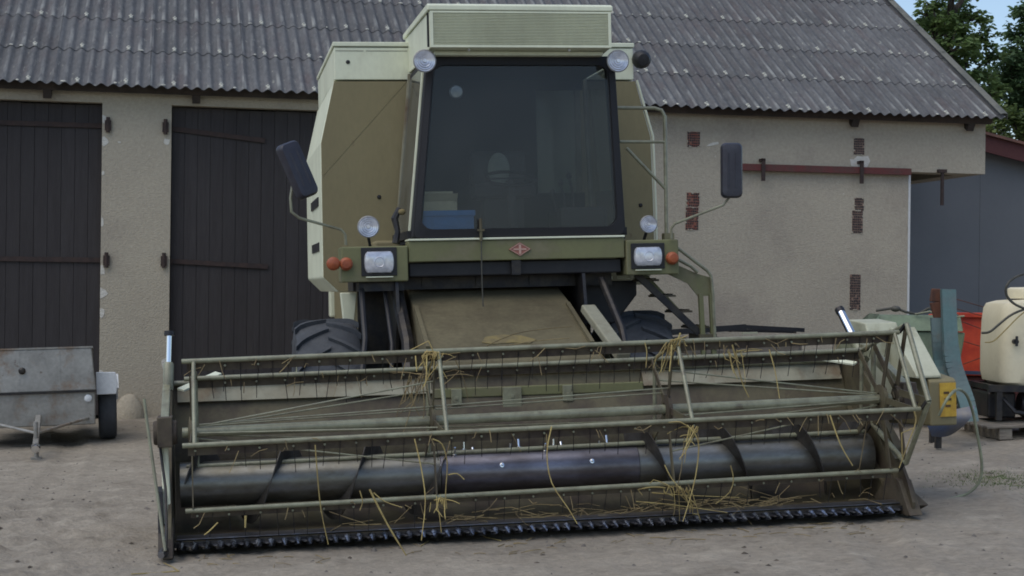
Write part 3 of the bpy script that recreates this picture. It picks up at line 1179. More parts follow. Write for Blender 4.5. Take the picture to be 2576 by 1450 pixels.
def rp(a, r_=RR, u_=0.0, dv=0.0, dw=0.0):
    return Vector((u_, r_ * math.sin(a) + dv, tw(RC.z + r_ * math.cos(a), u_) + dw))


g = MB()
g.tube((-2.27, 0, tw(RC.z, -2.27)), (2.27, 0, tw(RC.z, 2.27)), .031, 16)
reel = g.build('reel', 'tube', cb)
SPU = (-2.215, -.75, .757, 2.205)
for a in ang:
    g = MB()
    g.tube(rp(a, u_=-2.26), rp(a, u_=2.26), .0150, 12)
    g.build('bat_tube', 'tube', reel)
    p0, p1 = rp(a, u_=-2.23), rp(a, u_=2.23)
    off = Vector((0, .030, -.034))
    if math.cos(a) < -.5:
        off = Vector((0, .034, -.020))
    g = MB()
    g.bar(p0 + off, p1 + off, .058, .004, (0, 1, .25))
    g.build('bat_plate', 'batplate', reel)
    t_ = MB()
    b_ = MB()
    nt = 48
    for k in range(nt):
        u_ = -2.19 + k * (4.38 / (nt - 1)) + random.uniform(-.006, .006)
        q = rp(a, u_=u_)
        bend = random.uniform(-.012, .012)
        if random.random() < .88:
            bend *= random.choice((1, 1, 1, 2.5))
            ln_ = random.uniform(.13, .20)
            t_.path([q + Vector((0, .012, -.012)), q + Vector((bend * .4, .035, -.08)), q + Vector((bend, .07, -ln_))], .0024, 5)
        if k % 2 == 0:
            b_.lathe([(0, .007), (.007, .007), (.008, 0)], q + Vector((0, .016, -.034)), (0, -1, 0), 6)
    x = t_.build('tines', 'darksteel', reel)
    x['kind'] = 'stuff'
    x = b_.build('plate_bolts', 'tube', reel)
    x['kind'] = 'stuff'
for i, u_ in enumerate(SPU):
    for k, a in enumerate(ang):
        g = MB()
        g.bar(rp(a, .03, u_), rp(a, RR - .01, u_), .040, .008, (1, 0, 0))
        g.build('spoke', 'header', reel)
        a2 = ang[(k + 1) % 5]
        if k in (2, 3):
            continue
        g = MB()
        uu = u_ + .024
        g.tube(rp(a, RR, uu), rp(a2, RR, uu), .0130, 10)
        g.build('rim_tube', 'tube', reel)
    g = MB()
    g.lathe([(.04, -.02), (.095, -.012), (.095, .012), (.04, .02)], rp(0, 0, u_), (1, 0, 0), 16)
    g.build('hub', 'header', reel)
# eccentric tine control ring at the right end
for k, a in enumerate(ang):
    g = MB()
    g.tube(rp(a, RR, 2.29, -.06, .05), rp(ang[(k + 1) % 5], RR, 2.29, -.06, .05), .017, 10)
    g.build('control_tube', 'tube', reel)
    g = MB()
    g.bar(rp(a, RR, 2.265), rp(a, RR, 2.275, -.06, .05), .02, .014, (1, 0, 0))
    g.build('crank', 'darksteel', reel)
    g = MB()
    g.bar(rp(a, .05, 2.285, -.06, .05), rp(a, RR, 2.285, -.06, .05), .045, .008, (1, 0, 0))
    g.build('control_spoke', 'header', reel)
for sgn, inner, far in ((-1, SPU[1], SPU[2]), (1, SPU[2], SPU[1])):
    for k, a in enumerate(ang):
        g = MB()
        g.tube(rp(a, .04, sgn * 2.17), rp(a, .27, inner), .0052, 7)
        g.build('tie_rod', 'tube', reel)
for k, a in enumerate(ang[:3]):
    g = MB()
    g.tube(rp(a, .05, -2.17), rp(a, .15, SPU[2]), .0048, 7)
    g.build('tie_rod', 'tube', reel)

# ---- feeder house
g = MB()
g.prism([(1.02, .30), (1.02, .86), (1.12, 1.00), (1.35, 1.095), (2.05, 1.365), (2.6, 1.53), (2.9, 1.48), (2.9, .80)], UV, -.62, .62)
g.warp(lambda u, v, w: (u * (1.0 - .02 * (v - 1.0)) + .0, v, w))
fh = g.build('feeder_house', 'feeder', cb, bevel=.015)
g = MB()
for sgn in (-1, 1):
    pass
for u_ in (-.60, .585):
    g = MB()
    g.bar((u_, 1.3, 1.095), (u_ * .98, 2.05, 1.372), .03, .03)
    g.build('edge_angle', 'feeder', fh)
g = MB()
pd = [(-.20, 1.40), (-.12, 1.37), (.02, 1.385), (.14, 1.36), (.20, 1.42), (.10, 1.50), (-.04, 1.52), (-.16, 1.49)]
g.prism(pd, lambda p, q, t: (p, q, 1.095 + (q - 1.35) * .386 + t), .003, .007)
g.build('chaff_patch', 'chaff', fh)
# lift rams and hoses beside the feeder house
g = MB()
g.bar((.66, 1.75, 1.34), (.76, 1.10, 1.00), .11, .06)
g.build('side_strut', 'backpanel', cb, bevel=.01)
for (a_, b_, r_) in (((-.98, 2.2, 1.55), (-1.05, 1.7, .75), .022), ((-.80, 2.25, 1.52), (-.84, 1.6, .70), .016), ((-.70, 2.3, 1.50), (-.71, 1.5, .72), .05), ((.88, 2.2, 1.55), (.95, 1.6, .80), .03)):
    g = MB()
    m_ = (Vector(a_) + Vector(b_)) / 2 + Vector((.03, -.04, 0))
    g.path([a_, m_, b_], r_, 8)
    g.build('hydraulic_hose' if r_ < .03 else 'lift_ram', 'black' if r_ < .03 else 'darksteel', cb)

# ---- chassis and rear body (mostly hidden)
g = MB()
g.box(-.80, .80, 2.95, 7.7, .72, 1.9)
g.build('threshing_body', 'olive', cb, bevel=.02)
g = MB()
g.box(-.95, .95, 2.90, 2.945, .75, 1.595)
g.build('void_dark_plate', 'darksteel', cb)  # added dark plate, its colour stands in for the shaded void under the cab
g = MB()
g.box(-1.0, 1.0, 2.62, 2.88, .52, .78)
g.build('front_axle', 'darksteel', cb, bevel=.02)
g = MB()
g.prism([(5.45, 1.9), (5.5, 2.6), (6.4, 2.75), (7.8, 2.2), (7.9, 1.2), (7.72, 1.2), (7.70, 1.9)], UV, -.85, .85)
g.build('straw_hood', 'sage', cb, bevel=.02)
g = MB()
g.box(-1.0, 1.0, 6.35, 6.55, .40, .55)
g.build('rear_axle', 'darksteel', cb)


def wheel(cu, cv, rad, wid, lugs, sgn, gw):
    """gw: local ground height; the rim is the part, the tyre hangs on it"""
    z = gw + rad
    h = wid / 2
    rm = MB()
    rr = rad * .52
    rm.lathe([(0, sgn * h * .15), (rr * .45, sgn * h * .15), (rr * .55, sgn * h * .05), (rr * .9, sgn * h * .2), (rr, sgn * h * .85), (rr * 1.04, sgn * h * .9)], (cu, cv, z), (1, 0, 0), 28)
    rm.lathe([(rr * 1.0, -h * .9), (rr * .93, 0), (rr * 1.0, h * .9)], (cu, cv, z), (1, 0, 0), 28)
    rim = rm.build('wheel', 'sage', cb)
    t = MB()
    c = rad * .955
    pr = [(rr, -h * .78), (rr * 1.15, -h * .95), (rad * .80, -h), (rad * .90, -h * .96), (c * .985, -h * .82), (c, -h * .4), (c * 1.003, 0), (c, h * .4), (c * .985, h * .82), (rad * .90, h * .96), (rad * .80, h), (rr * 1.15, h * .95), (rr, h * .78)]
    t.lathe(pr, (cu, cv, z), (1, 0, 0), 48)
    if lugs:
        for i in range(lugs * 2):
            side = 1 if i % 2 else -1
            a0 = 2 * math.pi * (i / (lugs * 2))
            vs = []
            N = 6
            for k in range(N + 1):
                f = k / N
                x = side * h * (1.0 - f * 1.02)
                aa = a0 + (f ** .85) * .30 * -1
                base = c * (.96 if k == 0 else (.985 if k == 1 else 1.0)) - .01
                top = rad * (.965 if k == 0 else (.992 if k == 1 else 1.0))
                for da, q in ((-.034, base), (-.024, top), (.024, top), (.034, base)):
                    vs.append((cu + x, cv - q * math.sin(aa + da), z + q * math.cos(aa + da)))
            fs = []
            for k in range(N):
                for j in range(3):
                    fs.append((k * 4 + j, k * 4 + j + 1, (k + 1) * 4 + j + 1, (k + 1) * 4 + j))
            fs += [(0, 1, 2, 3), (N * 4 + 3, N * 4 + 2, N * 4 + 1, N * 4)]
            t.add(vs, fs, False)
    t.build('tyre', 'tyre', rim)


wheel(-1.22, 2.75, .645, .50, 17, -1, .0)
wheel(1.25, 2.75, .645, .50, 17, 1, .0)
wheel(-1.05, 6.45, .42, .28, 0, -1, .07)
wheel(1.05, 6.45, .42, .28, 0, 1, .07)

# ---- grain tank
TV = 3.30
g = MB()
sec = [(-1.072, 3.225), (-1.075, 3.20), (-1.19, 2.72), (-1.197, 1.615), (-1.08, 1.495), (1.52, 1.495), (1.63, 1.62), (1.628, 2.15), (1.616, 2.75), (1.49, 3.225)]
g.prism(sec, UW, TV + .02, TV + 2.2)
tank = g.build('grain_tank', 'sage', cb, bevel=.012)
# olive front sheet, folded along its diagonal
g = MB()
fs_ = [(-1.066, 3.222), (-1.183, 2.72), (-1.19, 1.62), (-1.07, 1.50), (-.30, 1.50), (-.30, 3.222)]
g.prism([(-1.066, 3.222), (-1.183, 2.72), (-1.185, 2.436), (-.466, 3.222)], UW, TV - .009, TV + .018)
g.build('front_sheet', 'olive', tank)
g = MB()
g.prism([(-1.185, 2.432), (-1.19, 1.62), (-1.07, 1.50), (-.30, 1.50), (-.30, 3.222), (-.462, 3.222)], UW, TV - .008, TV + .018)
g.build('front_sheet', 'olive', tank)
g = MB()
g.prism([(.95, 3.222), (.95, 1.50), (1.515, 1.50), (1.612, 1.62), (1.610, 2.15), (1.60, 2.745), (1.478, 3.222)], UW, TV - .008, TV + .018)
g.build('front_sheet', 'olive', tank)
g = MB()
g.path([(1.493, TV - .01, 3.23), (1.622, TV - .01, 2.752), (1.632, TV - .01, 2.15), (1.632, TV - .01, 1.63)], .011, 8)
g.build('edge_rod', 'sage', tank)
g = MB()
g.box(-1.062, 1.465, TV - .01, TV + 2.15, 3.235, 3.50)
ext = g.build('tank_extension', 'sage', cb, bevel=.006)
g = MB()
g.box(-1.072, 1.475, TV - .02, TV + 2.16, 3.508, 3.545)
g.build('tank_lid', 'sage', ext, bevel=.006)
g = MB()
g.box(-1.05, -.82, TV - .0122, TV - .0105, 3.470, 3.474)
g.build('seam', 'batplate', ext)
g = MB()
g.box(-.80, -.46, TV - .0122, TV - .0105, 3.470, 3.474)
g.build('seam', 'batplate', ext)
g = MB()
for (u_, w_) in ((-1.1935, 2.25), (-1.1945, 1.87)):
    g = MB()
    g.box(-1.2035, -1.19, TV + .35, TV + 1.35, w_ - .03, w_ + .045)
    g.build('side_slot', 'black', tank)
for (u_, w_) in ((-.72, 2.27), (1.50, 2.17), (-.95, 3.38)):
    g = MB()
    g.lathe([(0, .012), (.012, .010), (.018, 0)], (u_, TV - .01, w_), (0, -1, 0), 10)
    g.build('plug', 'black', tank)
g = MB()
g.prism([(-1.08, 1.49), (-.95, 1.49), (-.98, 1.24), (-1.06, 1.24)], UW, 2.95, 3.05)
g.build('tank_leg', 'sage', cb, bevel=.006)
# dark boxes under the floor, right
g = MB()
g.prism([(.72, 1.535), (1.24, 1.535), (1.24, 1.42), (1.06, 1.20), (.72, 1.20)], UW, 2.5, 2.62)
g.build('air_box', 'black', cb, bevel=.01)
for k in range(3):
    g = MB()
    g.box(.80 + k * .14, .90 + k * .14, 2.485, 2.497, 1.548, 1.572)
    g.build('clip', 'sage', cb)
g = MB()
g.box(-.62, 1.0, 2.32, 2.95, 1.60, 1.70)
g.build('cab_subframe', 'darksteel', cb)
g = MB()
g.box(-.62, 1.03, 2.16, 2.31, 1.60, 1.708)
g.build('front_shade_box', 'black', cb, bevel=.01)  # added black box, darkens the space under the cab
g = MB()
g.box(-.66, 1.00, 2.36, 2.40, 1.505, 1.598)
for k_ in range(4):
    g.box(-.5 + k_ * .42, -.42 + k_ * .42, 2.345, 2.359, 1.52, 1.595)
g.build('added_shade_bar', 'darksteel', cb)  # added bar with stubs, keeps light off the top of the feeder house
for u_ in (-.72, .72):
    g = MB()
    g.prism([(2.12, 1.60), (2.05, 1.30), (2.25, .95), (2.95, .80), (2.95, 1.60)], UV, u_ - .012, u_ + .012)
    g.build('side_shade_plate', 'darksteel', cb)  # added dark plates, block side light beside the feeder house
g = MB()
g.box(-1.0, -.66, 2.16, 2.44, 1.50, 1.565)
g.build('hose_tray', 'darksteel', cb)
g = MB()
g.box(-1.02, -.64, 2.45, 2.95, 1.50, 1.60)
g.build('floor_bracket', 'darksteel', cb)

# ---- front beam, headlamp boxes
g = MB()
g.box(-.628, 1.045, 2.10, 2.30, 1.712, 1.868)
beam = g.build('front_beam', 'green', cb, bevel=.008)
g = MB()
g.box(-.628, 1.045, 2.085, 2.32, 1.8705, 1.886)
g.build('beam_ledge', 'sage', beam, bevel=.004)
# diamond emblem
g = MB()
ec = (.222, 1.793)
g.prism([(ec[0] - .085, ec[1]), (ec[0], ec[1] - .052), (ec[0] + .085, ec[1]), (ec[0], ec[1] + .052)], UW, 2.090, 2.098)
emb = g.build('emblem', 'red', cb)
g = MB()


def dia(s_):
    return [Vector((ec[0] - .085 * s_, 2.087, ec[1])), Vector((ec[0], 2.087, ec[1] - .052 * s_)), Vector((ec[0] + .085 * s_, 2.087, ec[1])), Vector((ec[0], 2.087, ec[1] + .052 * s_))]


q = dia(.90)
for k in range(4):
    g.bar(q[k], q[(k + 1) % 4], .004, .0055, (0, 1, 0))
g.box(ec[0] - .050, ec[0] + .050, 2.0850, 2.0890, ec[1] - .006, ec[1] + .006)
g.box(ec[0] - .009, ec[0] + .009, 2.0835, 2.0845, ec[1] - .036, ec[1] + .036)
g.build('emblem_print', 'cream', emb)


def headbox(u0, u1, w0, w1, hl):
    g = MB()
    g.box(u0, u1, 2.08, 2.42, w0, w1)
    hb = g.build('headlamp_box', 'green', cb, bevel=.010)
    a0, a1, b0, b1 = hl
    g = MB()
    g.box(a0 - .022, a1 + .022, 2.070, 2.079, b0 - .022, b1 + .030)
    g.build('lamp_recess', 'black', hb, bevel=.004)
    # barrel-sided lens
    n = 10
    pts = []
    cxm, czm = (a0 + a1) / 2, (b0 + b1) / 2
    hw_, hh_ = (a1 - a0) / 2, (b1 - b0) / 2
    for k in range(n + 1):
        f = -1 + 2 * k / n
        pts.append((cxm + hw_ * (.78 + .22 * math.sqrt(max(0, 1 - f * f))), czm + hh_ * f))
    for k in range(n + 1):
        f = 1 - 2 * k / n
        pts.append((cxm - hw_ * (.78 + .22 * math.sqrt(max(0, 1 - f * f))), czm + hh_ * f))
    g = MB()
    m_ = len(pts)
    vs = []
    for sc, vv in ((1.0, 2.069), (1.0, 2.058), (.94, 2.046), (.75, 2.038), (.45, 2.034)):
        vs += [(cxm + (p - cxm) * sc, vv, czm + (z - czm) * sc) for p, z in pts]
    fs = []
    for i in range(4):
        for k in range(m_):
            k2 = (k + 1) % m_
            fs.append((i * m_ + k, i * m_ + k2, (i + 1) * m_ + k2, (i + 1) * m_ + k))
    fs.append([4 * m_ + k for k in range(m_)])
    g.add(vs, fs, True)
    ln = g.build('headlamp', 'lens', hb)
    g = MB()
    g.lathe([(.030, 0), (.036, .004), (.046, .0)], (cxm, 2.036, czm), (0, -1, 0), 20)
    for k in range(7):
        xk = cxm + hw_ * (-.72 + 1.44 * k / 6)
        g.box(xk - .0015, xk + .0015, 2.0385, 2.046, czm - hh_ * .75, czm + hh_ * .75)
    lr = g.build('lens_ribs', 'lens', ln)
    lr['kind'] = 'stuff'
    g = MB()
    g.box(a0 + .01, a1 - .01, 2.052, 2.069, b0 - .0335, b0 - .026)
    g.build('lamp_trim', 'sage', hb)
    return hb


hbL = headbox(-1.132, -.635, 1.570, 1.836, (-.965, -.742, 1.636, 1.797))
hbR = headbox(1.052, 1.470, 1.576, 1.846, (1.108, 1.332, 1.644, 1.790))


def indicator(u_, w_, v_, r_=.045, ln=.075, ax=(0, -1, 0)):
    g = MB()
    g.lathe([(r_ * 1.1, 0), (r_ * 1.1, .02), (r_, .024), (r_ * .98, ln * .75), (r_ * .7, ln * .95), (0, ln)], (u_, v_, w_), ax, 18)
    return g.build('indicator', 'orange', cb)


indicator(-1.195, 1.712, 2.07, .046, .05)
indicator(-1.100, 1.708, 2.078, .045, .06)
g = MB()
g.bar((-1.20, 2.10, 1.715), (-1.10, 2.12, 1.71), .03, .03)
g.build('indicator_stalk', 'black', cb)
indicator(1.412, 1.70, 2.078, .045, .06)
g = MB()
g.bar((-1.215, 2.11, 1.70), (-1.15, 2.11, 1.70), .05, .05)
g.build('indicator_base', 'black', cb)

# ---- cab
CU = .238
tl, tr_, bl, brr = (-.445, 3.27), (1.015, 3.27), (-.598, 1.888), (1.062, 1.888)
VF, VT, VB = 2.13, 2.17, 3.24


def fpt(f, w_, dv=0.0):
    """point on the windscreen plane: f 0..1 left to right at height w"""
    k = (w_ - 1.888) / (3.27 - 1.888)
    ul = bl[0] + (tl[0] - bl[0]) * k
    ur = brr[0] + (tr_[0] - brr[0]) * k
    return Vector((ul + (ur - ul) * f, VF + (VT - VF) * k + dv, w_))


g = MB()
g.box(bl[0], brr[0], VF + .01, VB, 1.86, 1.885)
g.build('cab_floor', 'cabdark', cb)
# pillars
for f, mt_ in ((0, 'rubber'), (1, 'rubber')):
    g = MB()
    s_ = .035 if f == 0 else -.035
    g.bar(fpt(f, 1.89) + Vector((s_, .03, 0)), fpt(f, 3.27) + Vector((s_, .03, 0)), .075, .07, (0, 1, 0))
    g.build('cab_pillar', mt_, cb, bevel=.012)
g = MB()
g.bar(fpt(0, 1.895) + Vector((-.012, .10, 0)), fpt(0, 3.26) + Vector((-.012, .10, 0)), .05, .012, (1, 0, 0))
g.build('pillar_trim', 'sage', cb)
# screen surround: rubber frame with rounded corners
g = MB()


def rrect(k0, k1, w0, w1, r_, n=6):
    pts = []
    for (cf, cw, a0) in ((k1, w1, 0), (k0, w1, 90), (k0, w0, 180), (k1, w0, 270)):
        for j in range(n + 1):
            a = R(a0 + 90 * j / n)
            sx = 1 if cf == k1 else -1
            sz = 1 if cw == w1 else -1
            wz = cw - sz * r_ + r_ * math.sin(a)
            p = fpt(cf, wz)
            pts.append(p + Vector((-sx * r_ + r_ * math.cos(a), 0, 0)))
    return pts


outer = rrect(.008, .992, 1.892, 3.268, .05)
inner = rrect(.034, .962, 1.955, 3.20, .10)
m_ = len(outer)
vs = [p + Vector((0, -.022, 0)) for p in outer] + [p + Vector((0, -.030, 0)) for p in inner] + [p + Vector((0, .02, 0)) for p in inner] + [p + Vector((0, .02, 0)) for p in outer]
fs = []
for i in range(4):
    for k in range(m_):
        k2 = (k + 1) % m_
        i2 = (i + 1) % 4
        fs.append((i * m_ + k, i * m_ + k2, i2 * m_ + k2, i2 * m_ + k))
g.add(vs, fs)
g.build('screen_surround', 'rubber', cb)
pane = rrect(.030, .966, 1.945, 3.208, .10)
g = MB()
vs = [p + Vector((0, -.004, 0)) for p in pane] + [p + Vector((0, .002, 0)) for p in pane]
fs = [list(range(m_)), list(range(m_, 2 * m_))[::-1]] + [(k, m_ + k, m_ + (k + 1) % m_, (k + 1) % m_) for k in range(m_)]
g.add(vs, fs)
g.build('windscreen', 'glass', cb)
# side panes
for f, mt_ in ((0, 'sideglass'), (1, 'glass')):
    g = MB()
    sx = -1 if f == 0 else 1
    a_, b_ = fpt(f, 1.95), fpt(f, 3.22)
    th = Vector((sx * .005, 0, 0))
    A0 = a_ + Vector((sx * .0, .07, 0))
    B0 = b_ + Vector((sx * .0, .05, 0))
    A1 = Vector((a_.x, VB - .05, a_.z))
    B1 = Vector((b_.x, VB - .05, b_.z))
    g.add([A0, A1, B1, B0, A0 + th, A1 + th, B1 + th, B0 + th], [(0, 1, 2, 3), (7, 6, 5, 4), (0, 4, 5, 1), (1, 5, 6, 2), (2, 6, 7, 3), (3, 7, 4, 0)])
    g.build('side_window', mt_, cb)
    g = MB()
    g.bar(Vector((a_.x, VB - .03, 1.89)), Vector((b_.x, VB - .03, 3.27)), .035, .035, (0, 1, 0))
    g.build('cab_pillar', 'backpanel', cb)
    g = MB()
    g.bar(Vector((bl[0] if f == 0 else brr[0], VF + .05, 1.92)), Vector((bl[0] if f == 0 else brr[0], VB, 1.92)), .05, .06)
    g.build('cab_sill', 'rubber', cb)
# back wall with a window on the right, through which the tank front shows
g = MB()
k0, k1 = -.55, .60
g.prism([(k0, 1.886), (k1, 1.886), (k1, 3.27), (k0 + .1, 3.27)], UW, VB - .02, VB)
g.box(.60, 1.0, VB - .02, VB, 1.886, 2.28)
g.box(.60, 1.0, VB - .02, VB, 3.14, 3.27)
g.build('cab_back_wall', 'cabdark', cb)
g = MB()
g.box(.60, .98, VB - .012, VB - .006, 2.28, 3.14)
g.build('rear_window', 'glass', cb)
# interior
g = MB()
g.box(CU - .25, CU + .25, 2.72, 3.05, 2.22, 2.34)
seat = g.build('driver_seat', 'cabgrey', cb, bevel=.04, seg=3)
g = MB()
g.box(CU - .23, CU + .23, 3.02, 3.14, 2.34, 2.62)
g.build('seat_back', 'cabgrey', seat, bevel=.05, seg=3)
g = MB()
g.ell((CU + .0, 3.03, 2.47), .095, .05, .135, 18, 12)
g.build('back_cushion', 'seat', seat)
g = MB()
g.box(CU - .16, CU + .16, 2.8, 3.0, 1.886, 2.215)
g.build('seat_base', 'cabgrey', seat)
g = MB()
g.tube((CU, 2.42, 1.886), (CU, 2.52, 2.34), .035, 12)
colm = g.build('steering_column', 'cabgrey', cb)
g = MB()
nrm = Vector((0, -.35, 1)).normalized()
ring = []
for k in range(33):
    a = 2 * math.pi * k / 32
    ring.append(Vector((CU, 2.53, 2.36)) + Vector((1, 0, 0)) * .20 * math.cos(a) + Vector((0, nrm.z, -nrm.y)) * .20 * math.sin(a))
g.path(ring, .013, 8)
g.bar(Vector((CU - .2, 2.53, 2.36)), Vector((CU + .2, 2.53, 2.36)), .03, .012)
g.build('steering_wheel', 'rubber', colm)
for (u_, v_, h_) in ((.70, 2.6, 2.30), (.78, 2.65, 2.36), (.62, 2.55, 2.22)):
    g = MB()
    g.path([(u_, v_, 1.886), (u_ - .02, v_ - .03, h_ - .1), (u_ - .05, v_ - .05, h_)], .010, 7)
    g.ell((u_ - .05, v_ - .05, h_ + .02), .022, .022, .03)
    g.build('control_lever', 'cabgrey', cb)
g = MB()
g.box(.60, .98, 2.35, 2.85, 1.886, 2.12)
g.build('control_console', 'cabgrey', cb, bevel=.03)
g = MB()
g.lathe([(0, .02), (.045, .018), (.055, 0)], (-.20, 2.35, 3.02), (0, -1, 0), 14)
g.build('cab_lamp', 'lens', cb)
g = MB()
g.box(-.45, 1.0, 2.2, VB, 3.22, 3.262)
g.build('cab_headliner', 'cabdark', cb)
# wiper post and dangling cord at the foot of the screen
g = MB()
g.tube((-.078, 2.07, 1.86), (-.078, 2.07, 2.03), .012, 8)
g.box(-.105, -.052, 2.055, 2.085, 1.935, 1.95)
g.build('wiper_spindle', 'header', cb)
g = MB()
g.path([(-.078, 2.07, 1.86), (-.080, 2.06, 1.55), (-.076, 2.05, 1.24)], .005, 6)
g.build('cord', 'hose', cb)
g = MB()
g.box(.16, .23, 2.11, 2.14, 1.60, 1.71)
g.build('hook', 'darksteel', cb)

# ---- cab roof box
g = MB()
g.prism([(1.96, 3.302), (1.95, 3.572), (3.50, 3.60), (3.52, 3.30), (2.6, 3.272)], UV, -.448, .936)
rf = g.build('cab_roof', 'sage', cb, bevel=.006)
g = MB()
g.prism([(1.925, 3.578), (1.925, 3.615), (1.97, 3.632), (3.55, 3.648), (3.55, 3.606)], UV, -.462, .950)
g.build('roof_lid', 'sage', rf, bevel=.006)
g = MB()
g.box(-.425, .913, 1.9405, 1.9445, 3.312, 3.562)
g.build('grille_backing', 'olive', rf)
gr = MB()
n = 22
for k in range(n):
    w_ = 3.318 + k * (.238 / (n - 1))
    gr.add([(-.422, 1.940, w_ - .003), (.910, 1.940, w_ - .003), (.910, 1.9285, w_ + .001), (-.422, 1.9285, w_ + .001), (-.422, 1.9285, w_ + .0045), (.910, 1.9285, w_ + .0045), (.910, 1.940, w_ + .005), (-.422, 1.940, w_ + .005)],
           [(0, 1, 2, 3), (3, 2, 5, 4), (4, 5, 6, 7)])
x = gr.build('grille_slats', 'sage', rf)
x['kind'] = 'stuff'
g = MB()
for (a0, a1, b0, b1) in ((-.446, .934, 3.302, 3.317), (-.446, .934, 3.560, 3.5725), (-.446, -.424, 3.317, 3.560), (.912, .934, 3.317, 3.560)):
    g.box(a0, a1, 1.926, 1.9395, b0, b1)
g.build('grille_frame', 'sage', rf)
g = MB()
g.bar((-.4495, 1.98, 3.31), (-.4495, 1.98, 3.565), .006, .03, (1, 0, 0))
g.build('side_gap', 'black', rf)
# pale strip over the screen
g = MB()
g.box(-.40, .90, 2.06, 2.16, 3.262, 3.292)
g.build('brow_strip', 'sage', cb, bevel=.005)
for u_ in (-.15, .62):
    g = MB()
    g.ell((u_, 1.99, 3.292), .011, .011, .011)
    g.build('brow_screw', 'white', cb)


def round_lamp(u_, v_, w_, r_, back=None, name='work_lamp'):
    g = MB()
    g.lathe([(r_ * .30, .10), (r_ * .55, .095), (r_ * .9, .05), (r_ * 1.04, .012), (r_ * 1.06, -.008), (r_ * .95, -.012)], (u_, v_, w_), (0, 1, 0), 28)
    lp = g.build(name, 'rimgrey', cb)
    g = MB()
    prof = [(r_ * .95, -.010), (r_ * .80, -.006), (r_ * .78, -.014), (r_ * .60, -.010), (r_ * .58, -.018), (r_ * .40, -.013), (r_ * .38, -.020), (r_ * .18, -.016), (r_ * .16, -.024), (0, -.024)]
    g.lathe(prof, (u_, v_, w_), (0, 1, 0), 28)
    g.build('lens', 'lens', lp)
    if back:
        g = MB()
        g.tube((u_, v_ + .05, w_ - r_ * .7), back, .012, 8)
        g.build('lamp_bracket', 'black', lp)
    return lp


round_lamp(-.485, 2.0, 3.209, .082, (-.43, 2.12, 3.15))
round_lamp(.999, 2.0, 3.211, .082, (.99, 2.12, 3.15))
round_lamp(-.92, 2.16, 1.985, .079, (-.90, 2.25, 1.84))
round_lamp(1.255, 2.16, 1.968, .066, (1.24, 2.25, 1.85))
# rear facing lamp over the right of the tank
g = MB()
g.lathe([(0, -.06), (.05, -.055), (.075, -.02), (.08, .03), (0, .03)], (1.53, TV - .05, 3.40), (0, 1, .2), 16)
g.tube((1.48, TV - .02, 3.36), (1.53, TV - .04, 3.38), .014, 8)
g.build('rear_lamp', 'black', cb)

# clutter by the left sill
g = MB()
g.path([(-.66, 2.35, 2.13), (-.70, 2.34, 2.05), (-.68, 2.33, 1.95), (-.70, 2.32, 1.86)], [.022, .03, .022, .03], 8)
g.build('lamp_loom', 'darksteel', cb)
g = MB()
g.ell((-.645, 2.33, 2.10), .030, .025, .024)
g.build('beacon_stub', 'chaff', cb)

# ---- mirrors


def mirror(c, roll, yawm, hw_, hh_, arm_pts):
    g = MB()
    g.path(arm_pts, .0105, 8)
    arm = g.build('mirror_arm', 'tube', cb)
    g = MB()
    n = 5
    pts = []
    r_ = .04
    for sx, sz, a0 in ((1, 1, 0), (-1, 1, 90), (-1, -1, 180), (1, -1, 270)):
        for j in range(n + 1):
            a = R(a0 + 90 * j / n)
            pts.append((sx * (hw_ - r_) + r_ * math.cos(a), sz * (hh_ - r_) + r_ * math.sin(a)))
    m2 = len(pts)
    vs = []
    for sc, y in ((.55, -.052), (.86, -.046), (.97, -.025), (1, 0), (1, .025), (.92, .03)):
        vs += [(p * sc if sc < .95 else p * sc, y, q * (1 - (1 - sc) * .45)) for p, q in pts]
    fs = [list(range(m2))[::-1]]
    for i in range(5):
        for k in range(m2):
            k2 = (k + 1) % m2
            fs.append((i * m2 + k, i * m2 + k2, (i + 1) * m2 + k2, (i + 1) * m2 + k))
    fs.append([5 * m2 + k for k in range(m2)])
    g.add(vs, fs, True)
    rot = Matrix.Rotation(roll, 3, 'Y') @ Matrix.Rotation(yawm, 3, 'Z')
    g.warp(lambda x, y, z: Vector(c) + rot @ Vector((x, y, z)))
    g.build('mirror_shell', 'mirror', arm)
    g = MB()
    pts2 = [(p * .86, q * .92) for p, q in pts]
    g.prism(pts2, lambda p, q, t: Vector(c) + rot @ Vector((p, t, q)), .0305, .0335)
    g.build('mirror_glass', 'mirrorglass', arm)
    g = MB()
    for k_ in (-.35, .35):
        g.bar(Vector(c) + rot @ Vector((hw_ * k_, -.050, -hh_ * .62)), Vector(c) + rot @ Vector((hw_ * k_, -.050, hh_ * .62)), .012, .012, (0, 1, 0))
    g.build('shell_ribs', 'mirror', arm)


mirror((-1.447, 2.0, 2.405), R(-22), R(28), .088, .215,
       [(-1.095, 2.10, 1.85), (-1.10, 2.10, 1.93), (-1.13, 2.09, 1.965), (-1.44, 2.04, 2.055), (-1.495, 2.03, 2.10), (-1.50, 2.02, 2.20), (-1.475, 2.06, 2.34)])
mirror((1.858, 1.92, 2.362), R(1), R(-12), .083, .212,
       [(1.405, 2.05, 1.85), (1.405, 2.05, 1.93), (1.43, 2.03, 1.965), (1.80, 1.97, 2.10), (1.845, 1.97, 2.15), (1.85, 1.97, 2.26)])

